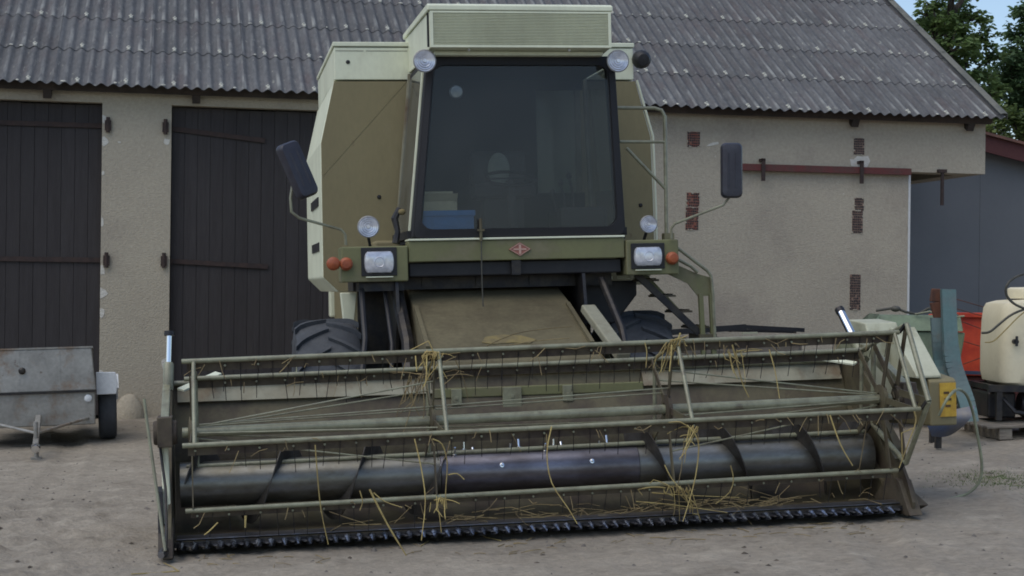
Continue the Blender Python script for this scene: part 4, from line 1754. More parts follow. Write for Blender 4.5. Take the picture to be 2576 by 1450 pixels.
# ---- handrail, platform and ladder on the right
g = MB()
g.path([(1.06, 2.3, 2.887), (1.36, 2.3, 2.885), (1.42, 2.3, 2.868), (1.446, 2.3, 2.82), (1.442, 2.3, 2.30), (1.437, 2.3, 1.84)], .0145, 10)
hr = g.build('handrail', 'tube', cb)
g = MB()
g.tube((1.08, 2.3, 2.622), (1.446, 2.3, 2.618), .0125, 10)
g.build('rail_bar', 'tube', hr)
g = MB()
g.tube((1.13, 2.3, 2.572), (1.437, 2.3, 2.25), .0125, 10)
g.build('rail_brace', 'tube', hr)
g = MB()
g.box(1.41, 1.49, 2.26, 2.34, 1.84, 1.90)
g.build('rail_foot', 'green', hr)
g = MB()
g.box(1.06, 1.52, 2.45, 3.15, 1.80, 1.835)
g.build('platform', 'darksteel', cb)
g = MB()       # guard plate sweeping down to the ladder
g.prism([(1.40, 1.70), (1.47, 1.66), (1.66, 1.575), (1.76, 1.545), (1.775, 1.40), (1.74, 1.40), (1.66, 1.40), (1.58, 1.50), (1.42, 1.578)], UW, 2.22, 2.235)
g.build('ladder_guard', 'green', cb)
for v_, pts in ((2.20, [(1.47, 1.80), (1.73, 1.60), (1.762, 1.56), (1.775, 1.42), (1.785, .98)]), (2.20, [(1.48, 1.70), (1.60, 1.635), (1.655, 1.585)])):
    g = MB()
    g.path([(p, v_, q) for p, q in pts], .013, 8)
    g.build('ladder_handrail', 'tube', cb)
g = MB()
g.bar((1.17, 2.25, 1.585), (1.68, 2.25, 1.10), .05, .035, (0, 1, 0))
lad = g.build('ladder', 'darksteel', cb)
g = MB()
g.bar((1.30, 2.55, 1.59), (1.77, 2.55, 1.08), .04, .035, (0, 1, 0))
g.build('ladder_rail', 'green', lad)
for k in range(4):
    f = .10 + k * .26
    a_ = Vector((1.17 + .51 * f, 2.27, 1.585 - .485 * f))
    g = MB()
    g.box(a_.x - .01, a_.x + .14, 2.27, 2.54, a_.z - .012, a_.z + .004)
    for j in range(5):
        g.box(a_.x + .0 + j * .028, a_.x + .008 + j * .028, 2.28, 2.53, a_.z + .0045, a_.z + .014)
    g.build('step', 'header', lad)
for u_ in (1.70, 1.785):
    g = MB()
    g.bar((u_ - .02, 2.22, 1.42), (u_, 2.22, .72), .035, .035, (0, 1, 0))
    g.build('ladder_post', 'green', lad)
g = MB()
g.box(1.66, 1.80, 2.2, 2.5, .98, 1.10)
g.box(1.70, 1.80, 2.2, 2.5, .72, .80)
g.build('ladder_foot', 'header', lad)

# things lying in the cab
g = MB()
o0 = HM @ Vector((-.315, 2.325, 1.888))
cabm = frame_mtx(o0, mr_, mb_, mw_)
crate = empty('blue_crate', cabm)
tag(crate, 'blue plastic crate on the cab floor behind the windscreen', 'crate')
g.box(-.205, .205, -.13, .13, .0, .012)
for a_ in ((-.205, .205, -.14, -.128), (-.205, .205, .128, .14)):
    g.box(a_[0], a_[1], a_[2], a_[3], .0125, .20)
for a_ in ((-.205, -.193), (.193, .205)):
    g.box(a_[0], a_[1], -.1275, .1275, .0125, .20)
g.build('crate_body', 'bluebox', crate, bevel=.006)
g = MB()
g.box(-.215, .215, -.15, -.1402, .170, .212)
g.build('crate_rim', 'bluebox', crate, bevel=.004)
bx = empty('cardboard_box', frame_mtx(HM @ Vector((-.36, 2.345, 1.902)), mr_, mb_, mw_))
tag(bx, 'cream cardboard box standing in the blue crate in the cab', 'box')
g = MB()
g.box(-.135, .135, -.08, .08, .0, .27)
g.build('carton', 'card', bx, bevel=.004)
g = MB()
g.add([(-.135, -.08, .272), (.135, -.08, .272), (.135, -.13, .33), (-.135, -.13, .33)], [(0, 1, 2, 3)])
g.add([(-.135, .08, .272), (.135, .08, .272), (.135, .14, .36), (-.135, .14, .36)], [(0, 1, 2, 3)])
g.build('flap', 'card', bx)

# ================================================================== galvanised trailer, left
ty = R(15)
tr_r = Vector((math.cos(ty), math.sin(ty), .034)).normalized()
tr_b = Vector((-math.sin(ty), math.cos(ty), .02)).normalized()
tr_w = tr_r.cross(tr_b).normalized()
tb = Vector((-4.50, 15.2, 0))
tb.z = plane_z(tb.x, tb.y)
trailer = empty('small_trailer', frame_mtx(tb, tr_r, tr_b, tr_w))
tag(trailer, 'small galvanised trailer with white mudguard parked before the left barn door', 'trailer')
g = MB()
g.prism([(-.53, .205), (.525, .205), (.53, .525), (-.535, .525)], lambda p, q, t: (p, t, q), 0, 1.5)
g.build('lower_body', 'galv', trailer, bevel=.012)
g = MB()
g.prism([(-.545, .535), (.54, .535), (.505, .945), (-.51, .945)], lambda p, q, t: (p, t + (q - .53) * .12, q - (.16 * t if q > .6 else 0)), -.012, 1.52)
ub = g.build('upper_body', 'galv', trailer, bevel=.012)
g = MB()
g.prism([(-.55, .948), (.52, .948), (.515, .965), (-.545, .965)], lambda p, q, t: (p, t, q - .16 * t), .03, 1.58)
g.build('rim_angle', 'galv', ub)
g = MB()
g.bar((-.545, -.018, .53), (.54, -.018, .53), .012, .022)
g.build('seam_strip', 'darksteel', trailer)
for x_, a_ in ((-.18, .0), (.20, .0)):
    g = MB()
    g.bar((x_, -.008, .545), (x_ * .97, .036, .93), .03, .008, (0, 1, 0))
    g.build('pressed_rib', 'galv', ub)
g = MB()
g.lathe([(.030, 0), (.034, .012), (.018, .03), (0, .032)], (-.14, .0, .745), (0, -1, 0), 12)
g.build('latch', 'darksteel', ub)
g = MB()
g.lathe([(.036, 0), (.036, .008), (.028, .014), (0, .015)], (.462, -.001, .46), (0, -1, 0), 16)
g.build('reflector', 'white', trailer)
for s_ in (-1, 1):
    g = MB()
    g.lathe([(.0, .03 * s_), (.10, .03 * s_), (.13, .06 * s_), (.15, .08 * s_)], (s_ * .645, .55, .275), (1, 0, 0), 20)
    wr = g.build('wheel', 'rimgrey', trailer)
    g = MB()
    g.lathe([(.15, -.07), (.20, -.088), (.245, -.085), (.268, -.065), (.275, -.03), (.275, .03), (.268, .065), (.245, .085), (.20, .088), (.15, .07)], (s_ * .645, .55, .275), (1, 0, 0), 32)
    g.build('tyre', 'tyre', wr)
    g = MB()
    pr = []
    for k in range(9):
        a = R(40 + 130 * k / 8)
        pr.append((.55 - .335 * math.cos(a), .30 + .335 * math.sin(a)))
    g.strip(pr, lambda p, q, t: (t, p, q), s_ * .55, s_ * .755, .012)
    g.build('mudguard', 'white', trailer)
    if s_ > 0:
        g = MB()
        g.prism([(.54, .475), (.73, .475), (.745, .58), (.725, .69), (.54, .695)], lambda p, q, t: (p, t, q), .165, .20)
        g.build('mudguard_face', 'white', trailer, bevel=.008)
g = MB()
g.bar((0, -.02, .30), (0, -1.05, .14), .05, .05)
db = g.build('drawbar', 'galv', trailer, bevel=.006)
for s_ in (-1, 1):
    g = MB()
    g.tube((s_ * .46, .0, .27), (0, -.62, .21), .014, 8)
    g.build('drawbar_brace', 'galv', db)
g = MB()
g.tube((0, -.86, .34), (0, -.86, .02), .022, 10)
g.box(-.05, .05, -.91, -.81, .0, .02)
g.build('prop_stand', 'galv', db)
g = MB()
g.lathe([(0, -.05), (.035, -.045), (.045, 0), (.035, .05), (0, .055)], (0, -1.08, .13), (0, 1, .15), 12)
g.build('coupling', 'chrome', db)

# ================================================================== clutter, right


def at_ground(x, y):
    return Vector((x, y, plane_z(x, y)))


def shift(b):
    return lambda p: p - b


# green hopper
hb_ = at_ground(3.85, 15.6)
hop = empty('seed_hopper', Matrix.Translation(hb_))
tag(hop, 'faded green seed hopper with hoses on its lid beside the teal plough', 'seed hopper')
g = MB()
g.prism([(-.42, .30), (.42, .30), (.52, .90), (.52, .93), (-.45, .93), (-.45, .90)], lambda p, q, t: (p, t, q), -.28, .35)
g.build('hopper_body', 'lightgreen', hop, bevel=.012)
g = MB()
g.prism([(-.31, .94), (.31, .94), (.24, 1.09), (-.20, 1.09)], lambda p, q, t: (t, p, q), -.30, .50)
g.build('hopper_lid', 'lightgreen', hop, bevel=.015)
g = MB()
g.add([(-.46, -.31, .94), (-.30, -.25, 1.10), (-.30, .2, 1.10), (-.46, .3, .94)], [(0, 1, 2, 3), (3, 2, 1, 0)])
g.add([(-.458, -.30, .935), (-.302, -.30, .935), (-.302, -.25, 1.095)], [(0, 1, 2)])
g.build('end_flap', 'lightgreen', hop)
for x_ in (-.35, .35):
    for y_ in (-.22, .28):
        g = MB()
        g.bar((x_, y_, 0), (x_, y_, .32), .05, .05, (0, 1, 0))
        g.build('leg', 'rust', hop)
g = MB()
g.path([(-.30, -.1, 1.13), (-.12, -.15, 1.16), (-.02, -.15, 1.12), (.1, -.12, 1.10), (.2, -.15, 1.16), (.34, -.2, 1.15), (.46, -.25, 1.09)], .013, 8)
g.ell((-.12, -.15, 1.15), .05, .04, .03)
g.build('lid_hose', 'hose', hop)
g = MB()
g.path([(.05, -.22, 1.10), (.18, -.26, 1.13), (.32, -.3, 1.07), (.50, -.32, 1.09)], .010, 6)
g.build('lid_hose', 'palehose', hop)

# teal plough
pb = at_ground(3.75, 14.1)
pl = empty('plough', Matrix.Translation(pb))
tag(pl, 'teal painted plough standing on end between green hopper and red machine', 'plough')


def ribbon(g, pts, wd, th):
    """pts: (px, py, depth); a thick flat bar following them"""
    P = [pix(*p) - pb for p in pts]
    for a_, b_, w0, w1 in zip(P[:-1], P[1:], wd[:-1], wd[1:]):
        d = (b_ - a_).normalized()
        s_ = Vector((0, 1, 0)).cross(d).normalized()
        t_ = Vector((0, th / 2, 0))
        vs = []
        for c_, w_ in ((a_, w0), (b_, w1)):
            vs += [c_ - s_ * w_ / 2 - t_, c_ + s_ * w_ / 2 - t_, c_ + s_ * w_ / 2 + t_, c_ - s_ * w_ / 2 + t_]
        g.add(vs, [(0, 1, 2, 3), (7, 6, 5, 4), (0, 4, 5, 1), (1, 5, 6, 2), (2, 6, 7, 3), (3, 7, 4, 0)])


def smoothpts(pts, n=5):
    out = []
    for i in range(len(pts) - 1):
        p0 = pts[max(i - 1, 0)]
        p1, p2 = pts[i], pts[i + 1]
        p3 = pts[min(i + 2, len(pts) - 1)]
        for k in range(n):
            t = k / n
            out.append(tuple(.5 * ((2 * b) + (-a + c) * t + (2 * a - 5 * b + 4 * c - d) * t * t + (-a + 3 * b - 3 * c + d) * t ** 3) for a, b, c, d in zip(p0, p1, p2, p3)))
    out.append(pts[-1])
    return out


g = MB()
pp = smoothpts([(2385, 728, 14.3), (2387, 790, 14.25), (2390, 850, 14.2), (2396, 910, 14.15), (2412, 960, 14.1), (2430, 1010, 14.0), (2440, 1060, 13.9)], 4)
ribbon(g, pp, [.125 + .0 * i if i < 10 else .14 for i in range(len(pp))], .07)
g.build('beam', 'teal', pl)
g = MB()
pp = smoothpts([(2362, 800, 14.35), (2366, 860, 14.3), (2372, 920, 14.3), (2384, 985, 14.2)], 4)
ribbon(g, pp, [.15] * len(pp), .05)
g.build('beam_web', 'teal', pl)
g = MB()
pp = [(2358, 727, 14.4), (2356, 760, 14.4), (2362, 800, 14.4)]
ribbon(g, pp, [.10, .12, .09], .06)
g.build('rusty_bracket', 'rust', pl, bevel=.008)
g = MB()
n, m2 = 12, 9
vs, fs = [], []
for lay in (0, .012):
    for j in range(m2 + 1):
        f = j / m2
        for i in range(n + 1):
            e = i / n
            x0, x1 = 2322 + 22 * f, 2452 - 46 * f * f
            y0 = 1046 - 26 * e
            y1 = 1098 - 12 * e * e * e + 3 * math.sin(e * 3)
            p = pix(x0 + (x1 - x0) * e, y0 + (y1 - y0) * f, 13.5 + .30 * (f - .4) ** 2 + .12 * math.sin(e * 2.2 + .3) + lay) - pb
            vs.append(p)
st_ = (n + 1) * (m2 + 1)
for lay in (0, 1):
    for j in range(m2):
        for i in range(n):
            a = lay * st_ + j * (n + 1) + i
            fs.append((a, a + 1, a + n + 2, a + n + 1))
g.add(vs, fs, True)
g.build('mouldboard', 'steelblue', pl)
g = MB()
g.bar(pix(2400, 1050, 13.75) - pb, pix(2385, 975, 14.1) - pb, .07, .05)
g.bar(pix(2360, 1085, 13.8) - pb, Vector((pix(2360, 1085, 13.8) - pb).xy.to_3d()), .05, .05, (0, 1, 0))
g.build('frog', 'darksteel', pl)
g = MB()
g.bar(pix(2350, 985, 14.3) - pb, Vector((pix(2350, 985, 14.3) - pb).xy.to_3d()), .07, .06, (0, 1, 0))
g.build('leg', 'darksteel', pl)

# orange-red machine
rb = at_ground(5.05, 16.6)
rm_ = empty('red_spreader', Matrix.Translation(rb))
tag(rm_, 'orange red farm spreader seen between teal plough and cream sprayer tank', 'spreader')
g = MB()
g.prism([(-.47, .40), (.55, .40), (.62, 1.02), (-.50, 1.02)], lambda p, q, t: (p, t, q), -.25, .8)
g.build('hopper', 'orangered', rm_, bevel=.02)
g = MB()
g.box(-.53, .64, -.29, -.255, 1.0, 1.05)
g.build('hopper_rim', 'orangered', rm_, bevel=.006)
g = MB()
g.box(-.46, .5, -.22, .7, .14, .40)
g.build('lower_chute', 'redrail', rm_, bevel=.02)
for (a_, b_) in (((-.62, -.32, 1.22), (.1, -.34, 1.02)), ((-.62, -.32, 1.12), (.1, -.34, .93)), ((-.50, -.31, .78), (.05, -.32, .62)), ((-.50, -.31, .98), (.0, -.32, .80)), ((-.42, -.31, .52), (.05, -.32, .70))):
    g = MB()
    g.tube(a_, b_, .005, 6)
    g.build('wire', 'rust', rm_)
g = MB()
g.bar((-.5, -.31, .44), (.3, -.31, .42), .03, .035)
g.build('blue_strip', 'steelblue', rm_)
for x_ in (-.38, .42):
    g = MB()
    g.lathe([(.10, -.05), (.24, -.06), (.26, 0), (.24, .06), (.10, .05)], (x_, .4, .26), (1, 0, 0), 22)
    g.build('wheel', 'tyre', rm_)

# sprayer with cream tank on a pallet
sb = at_ground(4.95, 14.75)
sp = empty('crop_sprayer', Matrix.Translation(sb))
tag(sp, 'crop sprayer with cream plastic tank at the right edge of the picture', 'sprayer')
zt = lambda px, py, yd: (pix(px, py, yd) - sb).z
g = MB()
x0, x1, z0, z1 = -.485, .80, .47, 1.24
n = 10
prof = []
vs, fs = [], []
rings = [(z0, .90), (z0 + .03, .97), (z0 + .12, 1.0), (z0 + .38, 1.0), (z0 + .60, .985), (z1 - .06, .965), (z1 - .015, .93), (z1 + .01, .80), (z1 + .035, .4)]
N = 40
for zz, sc in rings:
    for k in range(N):
        a = 2 * math.pi * k / N
        ex = .28
        cx_ = math.copysign(abs(math.cos(a)) ** ex, math.cos(a))
        sy_ = math.copysign(abs(math.sin(a)) ** ex, math.sin(a))
        vs.append(((x0 + x1) / 2 + (x1 - x0) / 2 * sc * cx_, .12 + .42 * sc * sy_, zz + .02 * cx_))
for i in range(len(rings) - 1):
    for k in range(N):
        k2 = (k + 1) % N
        fs.append((i * N + k, i * N + k2, (i + 1) * N + k2, (i + 1) * N + k))
fs.append(list(range(N))[::-1])
fs.append([(len(rings) - 1) * N + k for k in range(N)])
g.add(vs, fs, True)
tk = g.build('tank', 'tank', sp)
g = MB()
g.lathe([(.235, -.02), (.24, .05), (.235, .07), (.20, .085), (0, .09)], (-.08, .12, z1 + .03), (0, 0, 1), 28)
g.build('tank_lid', 'tank', tk)
g = MB()
g.lathe([(.09, 0), (.10, .05), (.06, .09), (0, .10)], (-.05, .12, z1 + .12), (0, 0, 1), 18)
g.build('filler_cap', 'black', tk)
g = MB()
g.bar((-.20, -.315, z0 + .02), (-.20, -.315, z1 - .1), .05, .012, (0, 1, 0))
g.build('level_strip', 'tank', tk)
g = MB()
g.tube((-.38, -.30, .86), (-.38, -.36, .86), .024, 12)
g.bar((-.38, -.37, .82), (-.38, -.37, .91), .02, .015, (0, 1, 0))
g.build('tap', 'black', tk)
g = MB()
g.path(smoothpts([tuple(pix(*p) - sb) for p in [(2470, 838, 14.35), (2490, 835, 14.3), (2515, 815, 14.3), (2545, 792, 14.3), (2580, 778, 14.3), (2620, 770, 14.3)]]), .011, 8)
g.build('tank_hose', 'hose', sp)
g = MB()
g.path(smoothpts([tuple(pix(*p) - sb) for p in [(2600, 685, 14.4), (2560, 695, 14.35), (2535, 715, 14.3), (2532, 742, 14.3), (2552, 765, 14.3), (2590, 782, 14.3)]]), .012, 8)
g.build('tank_hose', 'hose', sp)
g = MB()
g.path(smoothpts([tuple(pix(*p) - sb) for p in [(2478, 862, 14.35), (2500, 858, 14.3), (2530, 830, 14.3), (2565, 795, 14.3), (2600, 770, 14.3)]]), .006, 6)
g.build('tank_hose', 'straw', sp)
g = MB()
g.bar((-.60, -.25, .43), (.75, -.25, .43), .06, .06)
g.bar((-.60, .50, .43), (.75, .50, .43), .06, .06)
for x_ in (-.52, .1, .68):
    g.bar((x_, -.20, .43), (x_, .47, .43), .05, .05)
fr = g.build('frame', 'darksteel', sp)
for x_ in (-.50, .62):
    for y_ in (-.25, .5):
        g = MB()
        g.bar((x_, y_, .14), (x_, y_, .398), .05, .05, (0, 1, 0))
        g.build('frame_leg', 'darksteel', fr)
g = MB()
g.lathe([(0, -.14), (.10, -.14), (.13, -.10), (.13, .10), (.09, .15), (0, .16)], (-.12, -.08, .28), (1, 0, 0), 18)
g.tube((-.12, -.2, .30), (-.12, -.26, .30), .05, 12)
g.build('pump', 'darksteel', sp)
g = MB()
g.lathe([(0, .05), (.035, .045), (.045, 0)], (-.17, -.24, .26), (0, -1, 0), 12)
g.build('pump_gauge', 'lens', sp)
g = MB()
g.path([(-.45, -.2, .34), (-.36, -.28, .22), (-.25, -.26, .20), (-.15, -.2, .24)], .02, 8)
g.path([(.05, -.2, .34), (.16, -.28, .20), (.30, -.26, .24), (.4, -.1, .40)], .02, 8)
g.build('pump_hose', 'black', sp)
g = MB()
g.lathe([(0, -.30), (.15, -.30), (.17, -.26), (.17, .20), (.14, .26), (0, .27)], (.25, .15, .29), (1, 0, 0), 20)
g.build('pressure_vessel', 'black', sp)
g = MB()
g.box(-.56, -.30, -.12, .40, .15, .39)
g.build('valve_chest', 'darksteel', sp, bevel=.02)
g = MB()
g.box(-.1, .70, .30, .44, .14, .395)
g.build('back_plate', 'black', sp)
plt = empty('pallet', Matrix.Translation(at_ground(4.85, 14.68)) @ Matrix.Rotation(R(6), 4, 'Z') @ Matrix.Rotation(-.03, 4, 'Y'))
tag(plt, 'grey weathered wooden pallet under the sprayer', 'pallet')
for k in range(6):
    g = MB()
    g.box(-.62, .75, -.38 + k * .15, -.28 + k * .15, .105, .128)
    g.build('top_board', 'wood', plt, bevel=.004)
for k in range(3):
    g = MB()
    x_ = -.44 + k * .54
    g.box(x_ - .06, x_ + .06, -.36, .46, .0, .1035)
    g.build('bearer_block', 'wood', plt, bevel=.004)

# black harrow frame on a timber stack by the wall
wb = at_ground(2.45, 17.3)
wrot = Matrix.Translation(wb) @ Matrix.Rotation(R(10), 4, 'Z')
ts = empty('timber_stack', wrot)
tag(ts, 'low stack of old timber against the barn wall behind the header', 'timber')
for lay in range(4):
    for k in range(4):
        g = MB()
        ln = random.uniform(.62, .78)
        y_ = -.24 + k * .16
        z_ = .02 + lay * .205
        g.box(-ln, ln * .92, y_ - .065, y_ + .065, z_, z_ + .175)
        g.build('beam', 'wood', ts, bevel=.008)
hf = empty('harrow_frame', wrot @ Matrix.Translation((-.02, -.05, .84)))
tag(hf, 'black metal harrow frame lying on the timber stack by the wall', 'harrow')
for (a_, b_, w_, h_) in (((-.78, -.12, .02), (.05, -.16, .085), .07, .06), ((.05, -.16, .085), (.72, -.12, .055), .06, .045), ((-.15, .05, .045), (.70, .06, .03), .03, .03), ((-.5, -.1, .03), (-.1, .08, .05), .05, .04), ((.62, -.13, .06), (.69, .06, .03), .03, .03), ((.0, -.16, .08), (-.05, .07, .04), .03, .03)):
    g = MB()
    g.bar(a_, b_, w_, h_)
    g.build('frame_bar', 'black', hf)
g = MB()
g.bar((.05, -.03, .012), (.22, -.05, .02), .05, .02)
g.build('pale_plate', 'sage', hf)

# bent hose from the header to the ground
g = MB()
hp = smoothpts([tuple(pix(*p)) for p in [(2362, 1046, 10.74), (2378, 1012, 10.72), (2396, 988, 10.78), (2412, 980, 10.95), (2432, 995, 11.1), (2448, 1040, 11.2), (2460, 1100, 11.2), (2470, 1170, 11.2), (2463, 1212, 11.2), (2440, 1238, 11.2), (2405, 1252, 11.15), (2360, 1262, 11.05), (2315, 1269, 10.95)]], 5)
g.path(hp, .0105, 8)
tag(g.build('bent_hose', 'palehose'), 'bent thin hose looping from the header end down to the ground', 'hose')

# grass tuft patch
g = MB()
for i in range(1500):
    x = 3.66 + random.gauss(0, .19)
    y = 11.95 + random.gauss(0, .22)
    z = ground_z(x, y)
    h = random.uniform(.006, .022)
    a = random.uniform(0, 6.28)
    dx, dy = math.cos(a) * .003, math.sin(a) * .003
    lx, ly = random.gauss(0, .014), random.gauss(0, .014)
    g.add([(x - dx, y - dy, z - .003), (x + dx, y + dy, z - .003), (x + lx, y + ly, z + h)], [(0, 1, 2)])
tag(g.build('grass_patch', 'grass'), 'thin patch of short grass in the dirt at right', None, kind='stuff')

# ================================================================== straw


def mp_(px, py, v):
    """photo measurement -> point on the machine plane at depth v"""
    d = fw + rt * ((px - 1288) / 4000) + upv * ((725 - py) / 4000)
    t = ((MO - CAM).dot(mb_) + v) / d.dot(mb_)
    return CAM + d * t


def straw(pts, v, r_, label, m='straw', extra=()):
    P = [mp_(x, y, v + (k[0] if k else 0)) for x, y, *k in pts]
    base = P[0]
    Q = smoothpts([tuple(p - base) for p in P], 3) if len(P) > 2 else [p - base for p in P]
    g = MB()
    k = len(Q)
    g.path(Q, [r_ * (1 - .35 * i / (k - 1)) for i in range(k)], 5)
    for e in extra:
        E = [mp_(x, y, v) - base for x, y in e]
        g.path(E, r_ * .8, 5)
    o = g.build('straw', m, loc=base)
    return tag(o, label, 'straw', 'straw stems caught on the header')


S = .0042
straw([(930, 1232), (975, 1320), (1022, 1398)], -.62, .0062, 'thick pale straw stem leaning out in front of the knife, left of centre')
straw([(940, 1240), (968, 1262), (1012, 1277)], -.60, .0035, 'short bent straw stem branching beside the thick leaning stem')
straw([(793, 1120), (799, 1200), (808, 1285), (826, 1370)], -.50, S, 'long straw stem hanging down past the auger, leftmost of the long ones')
straw([(1043, 1105), (1060, 1180), (1070, 1262), (1060, 1360)], -.52, S, 'long straw stem hanging left of the left inner reel spider')
straw([(1088, 1105), (1112, 1118), (1125, 1165), (1121, 1240), (1124, 1280)], -.50, S, 'straw stem hooked over the bat right of the left inner spider')
straw([(1128, 1195), (1150, 1192), (1168, 1207)], -.47, .004, 'short pale straw piece stuck sideways right of the left inner spider')
straw([(1388, 1073), (1376, 1140), (1388, 1215), (1430, 1280), (1452, 1318)], -.50, S, 'long curved straw stem hanging in front of the middle of the auger')
straw([(1728, 1070), (1756, 1108), (1754, 1172), (1740, 1240), (1718, 1312)], -.50, .005, 'long curved straw stem hanging below the right inner spider')
straw([(1842, 868), (1857, 925), (1868, 965), (1884, 1000)], -.22, .0055, 'yellow straw stem hanging from the top bat right of the right spider')
straw([(1935, 880), (1950, 935), (1961, 1003)], -.22, S, 'thin straw stem hanging from the top bat, second right of the right spider')
straw([(2088, 1045), (2114, 1118), (2145, 1172)], -.50, .005, 'bent straw stem hanging from the middle bat towards the right end')
straw([(2300, 1036), (2304, 1062), (2286, 1112), (2262, 1178)], -.50, .0055, 'yellow straw stem hooked round the right end of the middle bat', extra=([(2296, 1078), (2268, 1090), (2270, 1150)],))
straw([(1838, 1172), (1845, 1208), (1834, 1240), (1800, 1268)], -.20, S, 'bent straw stem above the knife right of the right inner spider')
straw([(1622, 862), (1627, 885), (1625, 925)], -.21, .004, 'short straw stem draped over the top bat left of the right spider')
straw([(1205, 880), (1290, 842), (1370, 828), (1440, 822)], -.05, .0032, 'thin straw stem arching over the top bat in front of the feeder house', 'strawdull')
straw([(1262, 872), (1350, 858), (1434, 851)], -.02, .0032, 'thin straw stem lying along the top bat under the arching one', 'strawdull')
straw([(618, 1298), (617, 1328)], -.30, .007, 'short yellow straw stub above the knife near the left end')
straw([(548, 1315), (528, 1335), (514, 1346)], -.25, .0045, 'slanting straw piece on the knife plate at the far left')
straw([(2182, 1045), (2172, 1120), (2160, 1190)], -.1, .0035, 'dull thin straw stem hanging inside the right end of the reel', 'strawdull')
straw([(1672, 1170), (1690, 1205), (1715, 1232)], -.30, .004, 'slanting straw stem left above the lower straw tuft')

straw([(1010, 892), (1045, 875), (1078, 858)], -.14, .004, 'straw stem sticking up left from the top of the left inner spider')
straw([(1078, 858), (1088, 880), (1096, 900)], -.20, .004, 'short straw stem standing upright on the left inner spider top')
straw([(1712, 838), (1702, 862), (1692, 878)], -.20, .0055, 'short pale straw stub standing upright on the right inner spider top')
straw([(1690, 868), (1688, 900), (1684, 935)], -.22, .0055, 'yellow straw stem hanging straight down from the right inner spider top')
straw([(1068, 905), (1060, 960), (1052, 1015)], -.20, .0035, 'dull straw stem hanging along the left inner spider', 'strawdull')
straw([(1145, 905), (1168, 960), (1178, 1010)], .05, .003, 'thin dull straw stem right of the left inner spider below the top bat', 'strawdull')
straw([(905, 1235), (912, 1262), (905, 1285)], -.45, .0035, 'short bent straw stem left of the thick leaning stem')
straw([(1640, 1240), (1720, 1246), (1860, 1252)], .02, .0035, 'long straw stem lying flat on the header floor right of centre')
straw([(1600, 1262), (1690, 1270), (1830, 1290)], -.10, .0035, 'long straw stem lying across the knife right of centre')
straw([(1722, 1100), (1714, 1180), (1700, 1240)], -.42, .0035, 'thin straw stem between the middle and bottom bats at the right spider', 'strawdull')


def tuft(name, label, px, py, v, n, spread, ln, seed, m='straw'):
    rnd = random.Random(seed)
    base = mp_(px, py, v)
    g = MB()
    lean = rnd.choice((-1, 1)) * .25
    for k in range(n):
        l_ = ln * rnd.uniform(.35, 1.9)
        st = Vector((rnd.gauss(0, spread * 1.6), rnd.gauss(0, .012), rnd.gauss(.012, .01)))
        if k % 5 == 0:       # a few lie along the tube and stick up
            d = Vector((rnd.choice((-1, 1)), rnd.gauss(0, .2), abs(rnd.gauss(.25, .2)))).normalized()
        else:
            d = Vector((rnd.gauss(lean, .28), rnd.gauss(-.1, .2), -1)).normalized()
        P_ = [st]
        kink = rnd.randint(1, 4)
        for q in range(5):
            P_.append(P_[-1] + d * l_ / 5)
            d = (d + Vector((rnd.gauss(0, .10), rnd.gauss(0, .08), rnd.gauss(-.10, .08)))).normalized()
            if q == kink:
                d = (d + Vector((rnd.gauss(0, .7), 0, rnd.gauss(0, .5)))).normalized()
        w_ = rnd.uniform(.0022, .0042)
        g.path(P_, [w_, w_, w_ * .95, w_ * .9, w_ * .8, w_ * .6], 4)
    for k in range(n // 2):  # matted wrap round the tube
        a0 = rnd.uniform(0, 6.28)
        ux = rnd.gauss(0, spread)
        g.path([Vector((ux + .006 * q, .022 * math.sin(a0 + q * .9), .022 * math.cos(a0 + q * .9))) for q in range(5)], .003, 4)
    tag(g.build(name, m, loc=base), label, 'straw', 'straw tufts on the reel spiders')


tuft('straw_tuft', 'straw tuft wound round the top of the left inner reel spider', 1078, 895, -.20, 16, .026, .13, 3)
tuft('straw_tuft', 'straw tuft wound round the top of the right inner reel spider', 1695, 862, -.20, 13, .026, .12, 4)
tuft('straw_tuft', 'thick yellow straw tuft on the bottom bat at the right inner spider', 1700, 1232, -.18, 15, .035, .12, 5)
tuft('straw_tuft', 'sparse straw tuft on the bottom bat at the left inner spider', 1105, 1262, -.18, 8, .02, .12, 6)
tuft('straw_tuft', 'dull straw tuft hanging below the top of the left inner spider', 1062, 950, .0, 14, .03, .20, 8, 'strawdull')
tuft('straw_tuft', 'dull straw tuft on the top bat right of the right spider', 1848, 890, -.12, 9, .02, .14, 9)
tuft('straw_tuft', 'small straw tuft on the middle bat at the right inner spider', 1738, 1080, -.48, 9, .02, .13, 10)

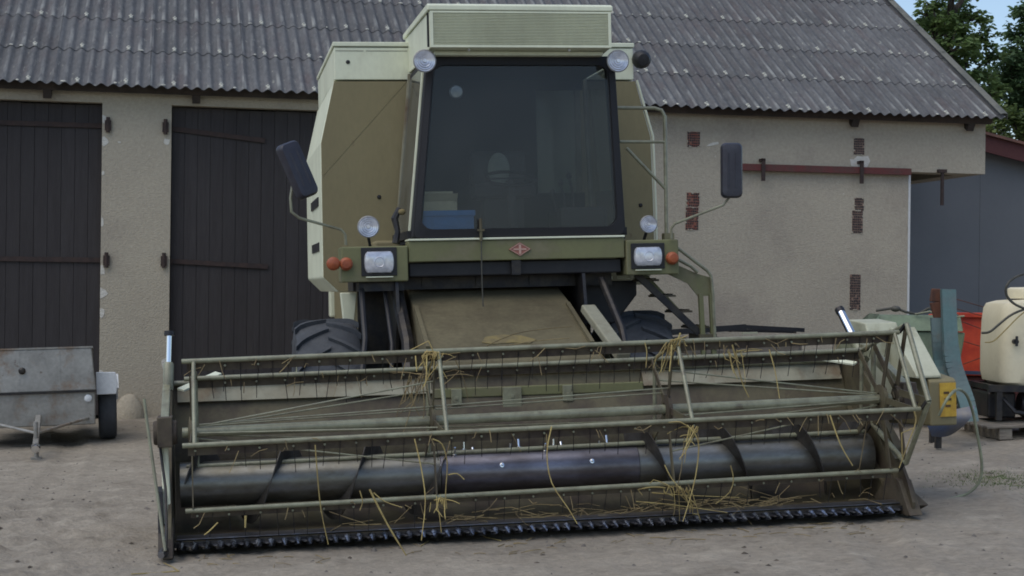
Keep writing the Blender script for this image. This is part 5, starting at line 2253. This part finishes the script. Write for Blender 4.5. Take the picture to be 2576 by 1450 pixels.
for (pts, label) in (([(330, 1447), (380, 1440), (452, 1437)], 'long straw stem lying on the ground at the bottom left'),
                     ([(412, 1424), (432, 1430), (450, 1437)], 'short straw stem lying on the ground above the long one at bottom left'),
                     ([(1078, 1362), (1058, 1380)], 'short straw stub lying on the ground before the knife'),
                     ([(1180, 1335), (1225, 1352), (1260, 1362)], 'thin straw stem lying on the ground just before the knife middle')):
    P = []
    for x, y in pts:
        d = fw + rt * ((x - 1288) / 4000) + upv * ((725 - y) / 4000)
        t = -(CAM.z - plane_z(0, 0)) / (d.z - .032 * d.x - .0248 * d.y)
        p = CAM + d * t
        p.z = ground_z(p.x, p.y) + .006
        P.append(p)
    g = MB()
    g.path([p - P[0] for p in P], .0035, 5)
    tag(g.build('straw', 'straw', loc=P[0]), label, 'straw', 'straw stems on the ground')

g = MB()
rnd = random.Random(21)
for i in range(300):
    if i < 110:      # on the header floor, thickest to the right
        u_ = rnd.triangular(-1.6, 2.25, 1.5)
        p = Vector((u_, rnd.uniform(.0, .34), .055 + rnd.uniform(0, .03)))
        d = Vector((rnd.uniform(-1, 1), rnd.uniform(-.5, .3), rnd.gauss(0, .10))).normalized()
        l_ = rnd.uniform(.06, .34)
    elif i < 220:    # snagged on the bats
        a = ang[rnd.choice((0, 0, 1, 4, 4, 3))]
        u_ = rnd.uniform(-2.2, 2.2)
        p = rp(a, RR, u_) + Vector((0, -.02, rnd.uniform(-.05, .01)))
        d = Vector((rnd.gauss(0, .6), -.2, -abs(rnd.gauss(.6, .6)))).normalized()
        l_ = rnd.uniform(.03, .14)
    else:            # fallen before the knife
        p = Vector((rnd.uniform(-2.2, 2.3), rnd.uniform(-.55, -.10), -.04))
        d = Vector((rnd.uniform(-1, 1), rnd.uniform(-1, 1), 0)).normalized()
        l_ = rnd.uniform(.03, .16)
        q_ = HM @ p
        q_.z = ground_z(q_.x, q_.y) + .006
        p = HM.inverted() @ q_
    e = p + d * l_
    m_ = (p + e) / 2 + Vector((0, 0, rnd.gauss(0, .012)))
    if i >= 220:
        m_.z = (p.z + e.z) / 2 + .004
    r_ = rnd.uniform(.0016, .0032)
    g.path([HM @ p, HM @ m_, HM @ e], r_, 4)
tag(g.build('loose_straw', 'strawdull'), 'loose chopped straw lying on the header floor and the bats', None, kind='stuff')
